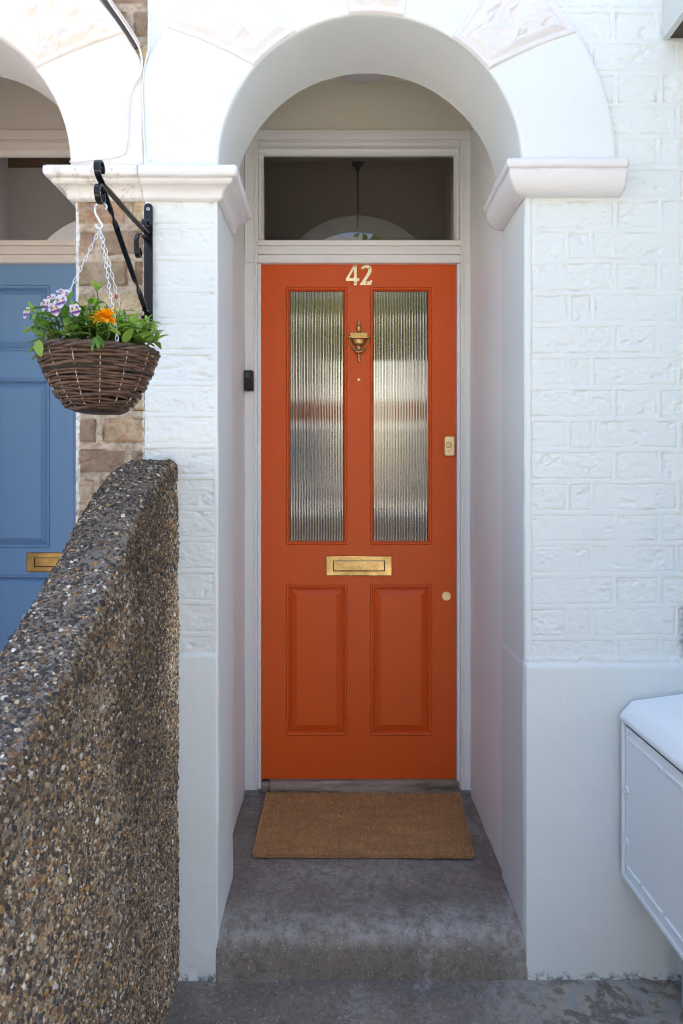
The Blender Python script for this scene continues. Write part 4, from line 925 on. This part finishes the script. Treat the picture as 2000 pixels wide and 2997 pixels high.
# marigold plant, middle
mt, mb, sb = plant('marigold_plant', 'marigold plant with one orange flower in the middle of the hanging basket', (50, BC.x+.018, BC.y+.0, .05, .080, .035, .100, 'm', .030, .009, .45, .9))
mp = pix(308, 928, 1.245)
sb.tube([mp+Vector((.002,.01,-.003)), mp+Vector((.0,.022,-.03)), Vector((BC.x+.02,BC.y-.04,RIM-.01))], .0018, 6, col=(.08,.15,.03))
for q_, dv in (((-.47,-.462,RIM+.012),(.2,-.5,-.8)), ((-.475,-.462,RIM+.012),(.9,-.4,.2)), ((-.48,-.462,RIM+.010),(-.8,-.4,.3)), ((-.472,-.46,RIM+.01),(.6,-.4,-.5)), ((-.476,-.462,RIM+.008),(-.2,-.5,-.9))): leaf(mb, q_, dv, .032, .011, .6, greens('m'), .2, .9)
tb = pix(283, 838, 1.33)
for j in range(10): a = j*2.4; leaf(mb, tb+Vector((0,0,-.012+.001*j)), (math.cos(a)*.7, math.sin(a)*.7, 1), .024, .006, .3, greens('b'), .3, .9)
sb.tube([tb, tb+Vector((.002,.004,-.03)), Vector((BC.x+.01,BC.y,RIM))], .0014, 5, col=(.10,.18,.035))
mb.build('foliage', M['leaf'], mt, ang=None, col=True); sb.build('stem', M['leaf'], mt, ang=None, col=True)
mb = MB(); mb.keepn = True
for lay, (n, L, el) in enumerate(((12,.028,-10),(11,.024,12),(10,.019,34),(8,.013,56),(6,.009,74))):
    for j in range(n):
        a = 2*PI*(j+.5*lay)/n+random.uniform(-.15,.15); e_ = R(el+random.uniform(-8,8)); dv = Vector((math.cos(a)*math.cos(e_), math.sin(a)*math.cos(e_)*.9, math.sin(e_)*.8)); g = random.uniform(.8,1.1)
        leaf(mb, mp+dv*.002+Vector((0,0,.002*lay)), dv, L*random.uniform(.85,1.15), .0125-.0015*lay, random.uniform(-.2,.9), (.97*g,.43*g*random.uniform(.85,1.15),.008), random.uniform(-.3,.5), .62)
mb.build('flower', M['petal'], mt, ang=None, col=True)
# broad-leaved plant, right
lt, mb, sb = plant('leafy_plant', 'bushy plant without open flowers, long pointed leaves on the right of the hanging basket', (52, BC.x+.054, BC.y+.012, .048, .085, 0.03, .085, 'b', .036, .014, .35))
for q_, dv, L, Wd in (((-.43,-.43,RIM+.0),(.5,-.5,.9),.045,.020), ((-.42,-.40,RIM+.02),(1,-.1,.5),.042,.014), ((-.45,-.42,RIM+.05),(.9,0,.5),.05,.009), ((-.45,-.42,RIM+.065),(1,.1,.35),.05,.008), ((-.402,-.37,RIM-.006),(.9,-.3,-.35),.018,.014), ((-.43,-.452,RIM+.012),(-.6,-.5,.5),.028,.020), ((-.445,-.44,RIM+.02),(-.5,-.3,.9),.038,.017)):
    leaf(mb, q_, dv, L, Wd, .5, greens('b'), .2, .8)
mb.build('foliage', M['leaf'], lt, ang=None, col=True); sb.build('stem', M['leaf'], lt, ang=None, col=True)
mb = MB(); bp_ = pix(341, 867, 1.36); mb.lathe([(.001,-.005),(.0035,-.002),(.004,.001),(.002,.005)], bp_, 10, col=(.62,.10,.22)); mb.build('bud', M['petal'], lt, ang=None, col=True)

# ------------------------------------------------------------------ meter box
mx = thing('meter_box', 'white plastic meter box with sloping lid fixed beside the bay at the right', 'meter box', (.80, -.25, .285))
fx, yb, yf, zb, zt = .727, -.030, -.47, .288, .690
mb = MB(); mb.box(fx+.006, .902, yf, yb, zb, zt); mb.build('case', M['grp'], mx, bevel=.006)
mb = MB(); pr = [(fx-.004,.688),(fx-.006,.698),(fx-.003,.704),(fx+.026,.736),(fx+.034,.739),(.903,.758),(.903,.688)]
n = len(pr); vs = [(x, yb+.008, z) for x, z in pr]+[(x, yf-.008, z) for x, z in pr]; mb.add(vs, [(i,(i+1) % n,n+(i+1) % n,n+i) for i in range(n)]+[tuple(range(n)), tuple(range(n,2*n))[::-1]]); mb.build('lid', M['grp'], mx, bevel=.005)
# door with raised rim, pressed ribs
mb = MB(); mb.box(fx+.0045, fx+.0058, yf+.012, yb-.012, zb+.012, zt-.012)
for yy0, yy1, zz0, zz1 in ((yf, yb, zb, zb+.009), (yb-.009, yb, zb+.0095, zt-.003), (yf, yf+.009, zb+.0095, zt-.003)): mb.box(fx-.002, fx+.0056, yy0, yy1, zz0, zz1)
for zc in (.652, .322):
    for y0, y1 in ((-.052,-.125), (-.138,-.235), (-.25,-.34), (-.355,-.445)):
        p_ = [(fx+.0045, y0+(y1-y0)*i/8, zc) for i in range(9)]; mb.tube(p_, .0046, 8)
dr = mb.build('door', M['grp'], mx, ang=40, bevel=.001)
mb = MB(); mb.box(fx+.0048, fx+.0062, yf+.012, yb-.010, .6795, .6868); mb.build('lid_gap_shade', M['dark_slot'], mx)  # dark strip painting in the shaded gap below the lid
for zc in (.518, .385):
    mb = MB(); mb.lathe([(.0095,.0046),(.0100,.001),(.0080,-.0005),(.0066,.0012),(.0060,.004)], (fx, -.052, zc), 20, axis='x'); mb.box(fx-.0006, fx+.0044, -.0545, -.0495, zc-.006, zc+.006); mb.build('latch', M['grp'], dr, ang=40)
mb = MB(); mb.tube([(.862,-.10,-.01),(.862,-.10,.30)], .0145, 14); gp = mb.build('gas_pipe', Mat('grey pipe', (.45,.48,.52), .5).m); tag(gp, 'grey pipe rising from the path to the underside of the white meter box', 'pipe')

# ------------------------------------------------------------------ cables
def wallpt(u, v, y): d = y-CAM_Y; return ((u-1000)*d/F, y, CAM_Z-(v-1416)*d/F)
def cable(pts, r, mat, label, y=-.016):
    P = [Vector(wallpt(u, v, y)) for u, v in pts]; out = []
    for i in range(len(P)-1):
        p0, p1, p2, p3 = P[max(i-1,0)], P[i], P[i+1], P[min(i+2,len(P)-1)]
        for k_ in range(6):
            t = k_/6; out.append(.5*((2*p1)+(p2-p0)*t+(2*p0-5*p1+4*p2-p3)*t*t+(3*p1-p0-3*p2+p3)*t**3))
    out.append(P[-1]); mb = MB(); mb.tube(out, r, 8); o = mb.build('cable', mat, ang=None); tag(o, label, 'cable'); return o
mw = Mat('painted white cable', (.78,.75,.73), .5).m; mk = Mat('dark cable', (.05,.035,.03), .5).m; mgz = Mat('beige cable', (.60,.52,.46), .5).m
cable([(300,-40),(318,0),(352,50),(385,100),(408,140),(416,180),(412,215),(385,265),(376,310),(375,380),(370,430),(358,452),(300,463),(205,473)], .0026, mw, 'thin white cable looping down the neighbouring arch onto the weathered impost', -.0165)
cable([(292,-40),(306,0),(340,48),(374,98),(400,140)], .0045, mk, 'thick dark cable along the outer edge of the neighbouring arch', -.013)
cable([(309,-40),(325,0),(358,48),(391,98),(410,133)], .0030, mgz, 'beige cable clipped beside the dark cable on the neighbouring arch', -.017)
cable([(436,-40),(437,60),(436,130),(430,165),(421,210),(418,270),(420,350),(425,440),(441,470)], .0022, M['paint'], 'white painted cable running down the party line between the two arches', -.0145)

# ------------------------------------------------------------------ across the street (seen only as reflections in the glass)
M['far_brick'] = Mat('red street brick', (.30,.13,.08), .9).m; M['far_white'] = Mat('white stucco', (.78,.76,.72), .7).m; M['far_roof'] = Mat('far slate', (.09,.09,.10), .6).m; M['far_glass'] = Mat('far window', (.03,.035,.04), .08).m
def far_house(x0, x1, label):
    t = thing('terraced_house', label, 'house', ((x0+x1)/2, -14.2, -.02), 'houses across the street'); mb = MB(); mb.box(x0, x1, -20.2, -14.2, 2.95, 3.55); mb.box(x0, x1, -20.2, -14.201, -.02, 2.95, 1); mb.box(x0, x1, -20.2, -14.201, 3.55, 6.2, 1); mb.build('wall', [M['far_brick'], M['far_white']], t)
    mb = MB(); mb.add([(x0,-20.4,6.2),(x1,-20.4,6.2),(x1,-14.0,6.2),(x0,-14.0,6.2),(x0,-17.2,8.0),(x1,-17.2,8.0)], [(0,1,5,4),(3,2,5,4),(0,3,4),(1,2,5),(0,1,2,3)]); mb.build('roof', M['far_roof'], t)
    mb = MB(); xm = (x0+x1)/2; mb.box(x0+.5, xm+.4, -14.2, -13.4, -.02, 2.93); b_ = mb.build('bay_window', M['far_white'], t)
    for a, b in ((x0+.7, x0+1.4), (x0+1.6, xm+.2)):
        mb = MB(); mb.box(a, b, -13.39, -13.37, .9, 2.7); mb.build('pane', M['far_glass'], b_)
    for a in (x0+.8, xm+.7):
        mb = MB(); mb.box(a, a+1.2, -14.26, -14.2, 3.7, 5.5); w_ = mb.build('window', M['far_white'], t); mb = MB(); mb.box(a+.1, a+1.1, -14.28, -14.26, 3.85, 5.4); mb.build('pane', M['far_glass'], w_)
    mb = MB(); mb.box(xm+.9, xm+1.9, -14.25, -14.2, .1, 2.3); mb.build('door', Mat('far door', (.04,.06,.05), .4).m, t)
for i in range(7): far_house(-18.2+5*i, -13.2+5*i, 'terraced brick and stucco house across the street, mirrored in the ribbed door glass')
def tree(x, y, h, r, n, label, seed, col):
    rg = np.random.default_rng(seed); t = thing('street_tree', label, 'tree', (x, y, -.02)); mb = MB(); mb.tube([(x,y,-.05),(x+.05,y,h*.3),(x-.05,y+.05,h*.6),(x,y,h*.85)], [.14,.11,.07,.03], 10)
    for k_ in range(6): a = k_*1.1; mb.tube([(x,y,h*(.35+.05*k_)), (x+r*.4*math.cos(a), y+r*.4*math.sin(a), h*(.5+.05*k_)), (x+r*.75*math.cos(a), y+r*.75*math.sin(a), h*(.62+.05*k_))], [.05,.035,.015], 6)
    mb.build('trunk', Mat('bark', (.10,.075,.055), .9).m, t); cl_ = rg.normal(0, 1, (26, 3)); cl_ /= np.linalg.norm(cl_,axis=1)[:,None]; cl_ *= (rg.random((26,1))**.4)*np.array([r*.85, r*.85, .85 if h < 6.5 else 1.5]); ci = rg.integers(0, 26, n)
    p = cl_[ci]+rg.normal(0, 1, (n,3))*np.array([r*.2, r*.2, .22])+np.array([x, y, 4.85 if h < 6.5 else 5.3]); a = rg.normal(0,1,(n,3)); a /= np.linalg.norm(a,axis=1)[:,None]; b = np.cross(a, rg.normal(0,1,(n,3))); b /= np.linalg.norm(b,axis=1)[:,None]; s = .09+.08*rg.random((n,1))
    V = np.stack([p-a*s, p+b*s*.5, p+a*s, p-b*s*.5], 1).reshape(-1,3); cc = np.array(col)*(.6+.8*rg.random((n,1))); link('crown', np_mesh('crown', V, np.arange(4*n).reshape(-1,4), np.repeat(cc[:,None],4,1)), M['leaf'], t, sm=False)
tree(1.7, -12.4, 7.0, 1.7, 6500, 'tallest green street tree opposite the door, mirrored in the fanlight', 1, (.15,.18,.03))
for i, (x, h, r) in enumerate(((-11.6,6.0,2.1), (-7.6,5.8,2.1), (-3.4,5.6,2.0), (5.6,6.2,2.2), (9.6,6.0,2.1))):
    tree(x, -12.4, h, r, 9500, ('yellow green street tree farthest left across the road, mirrored in the door glass', 'yellow green street tree second from the left across the road, mirrored in the door glass', 'shortest yellow green street tree across the road, mirrored in the left door pane', 'broadest yellow green street tree across the road, mirrored in the right door pane', 'yellow green street tree farthest right across the road, mirrored in the door glass')[i], 2+i, (.25,.225,.022))
def car(x, y, body, label):
    t = thing('parked_car', label, 'car', (x, y, -.14)); pr = [(-2.1,.25),(-2.15,.6),(-2.0,.85),(-1.2,.95),(-.6,1.42),(.9,1.45),(1.6,1.0),(2.05,.92),(2.12,.6),(2.05,.25)]; z0 = -.14
    mb = MB(); n = len(pr); W_ = [.82,.86,.86,.84,.66,.66,.80,.84,.86,.82]; vs = [(x+a, y+w, z0+b) for (a,b),w in zip(pr,W_)]+[(x+a, y-w, z0+b) for (a,b),w in zip(pr,W_)]
    mb.add(vs, [(i,(i+1) % n,n+(i+1) % n,n+i) for i in range(n)]+[tuple(range(n)), tuple(range(n,2*n))[::-1]]); mb.build('body', body, t, bevel=.05)
    for s in (1, -1):
        mb = MB(); mb.add([(x-1.05,y+s*.825,z0+.98),(x+1.45,y+s*.825,z0+1.0),(x+.85,y+s*.70,z0+1.38),(x-.55,y+s*.70,z0+1.36)], [(0,1,2,3)]); mb.build('side_window', M['far_glass'], t)
        for a in (-1.35, 1.3):
            mb = MB(); mb.tube([(x+a,y+s*.70,z0+.31),(x+a,y+s*.89,z0+.31)], .31, 20); w_ = mb.build('wheel', M['black_plastic'], t); mb = MB(); mb.tube([(x+a,y+s*.895,z0+.31),(x+a,y+s*.905,z0+.31)], .19, 16); mb.build('rim', M['zinc'], w_)
car(-2.0, -6.0, Mat('dark car paint', (.016,.016,.02), .5).m, 'dark car parked at the near kerb, mirrored in the left door glass'); car(2.75, -6.05, Mat('bronze car paint', (.09,.065,.045), .5).m, 'bronze brown car parked at the near kerb, mirrored in the right door glass'); car(3.6, -10.6, Mat('white car paint', (.80,.80,.79), .2, coat=1).m, 'white car parked at the far kerb, mirrored in the right door glass')
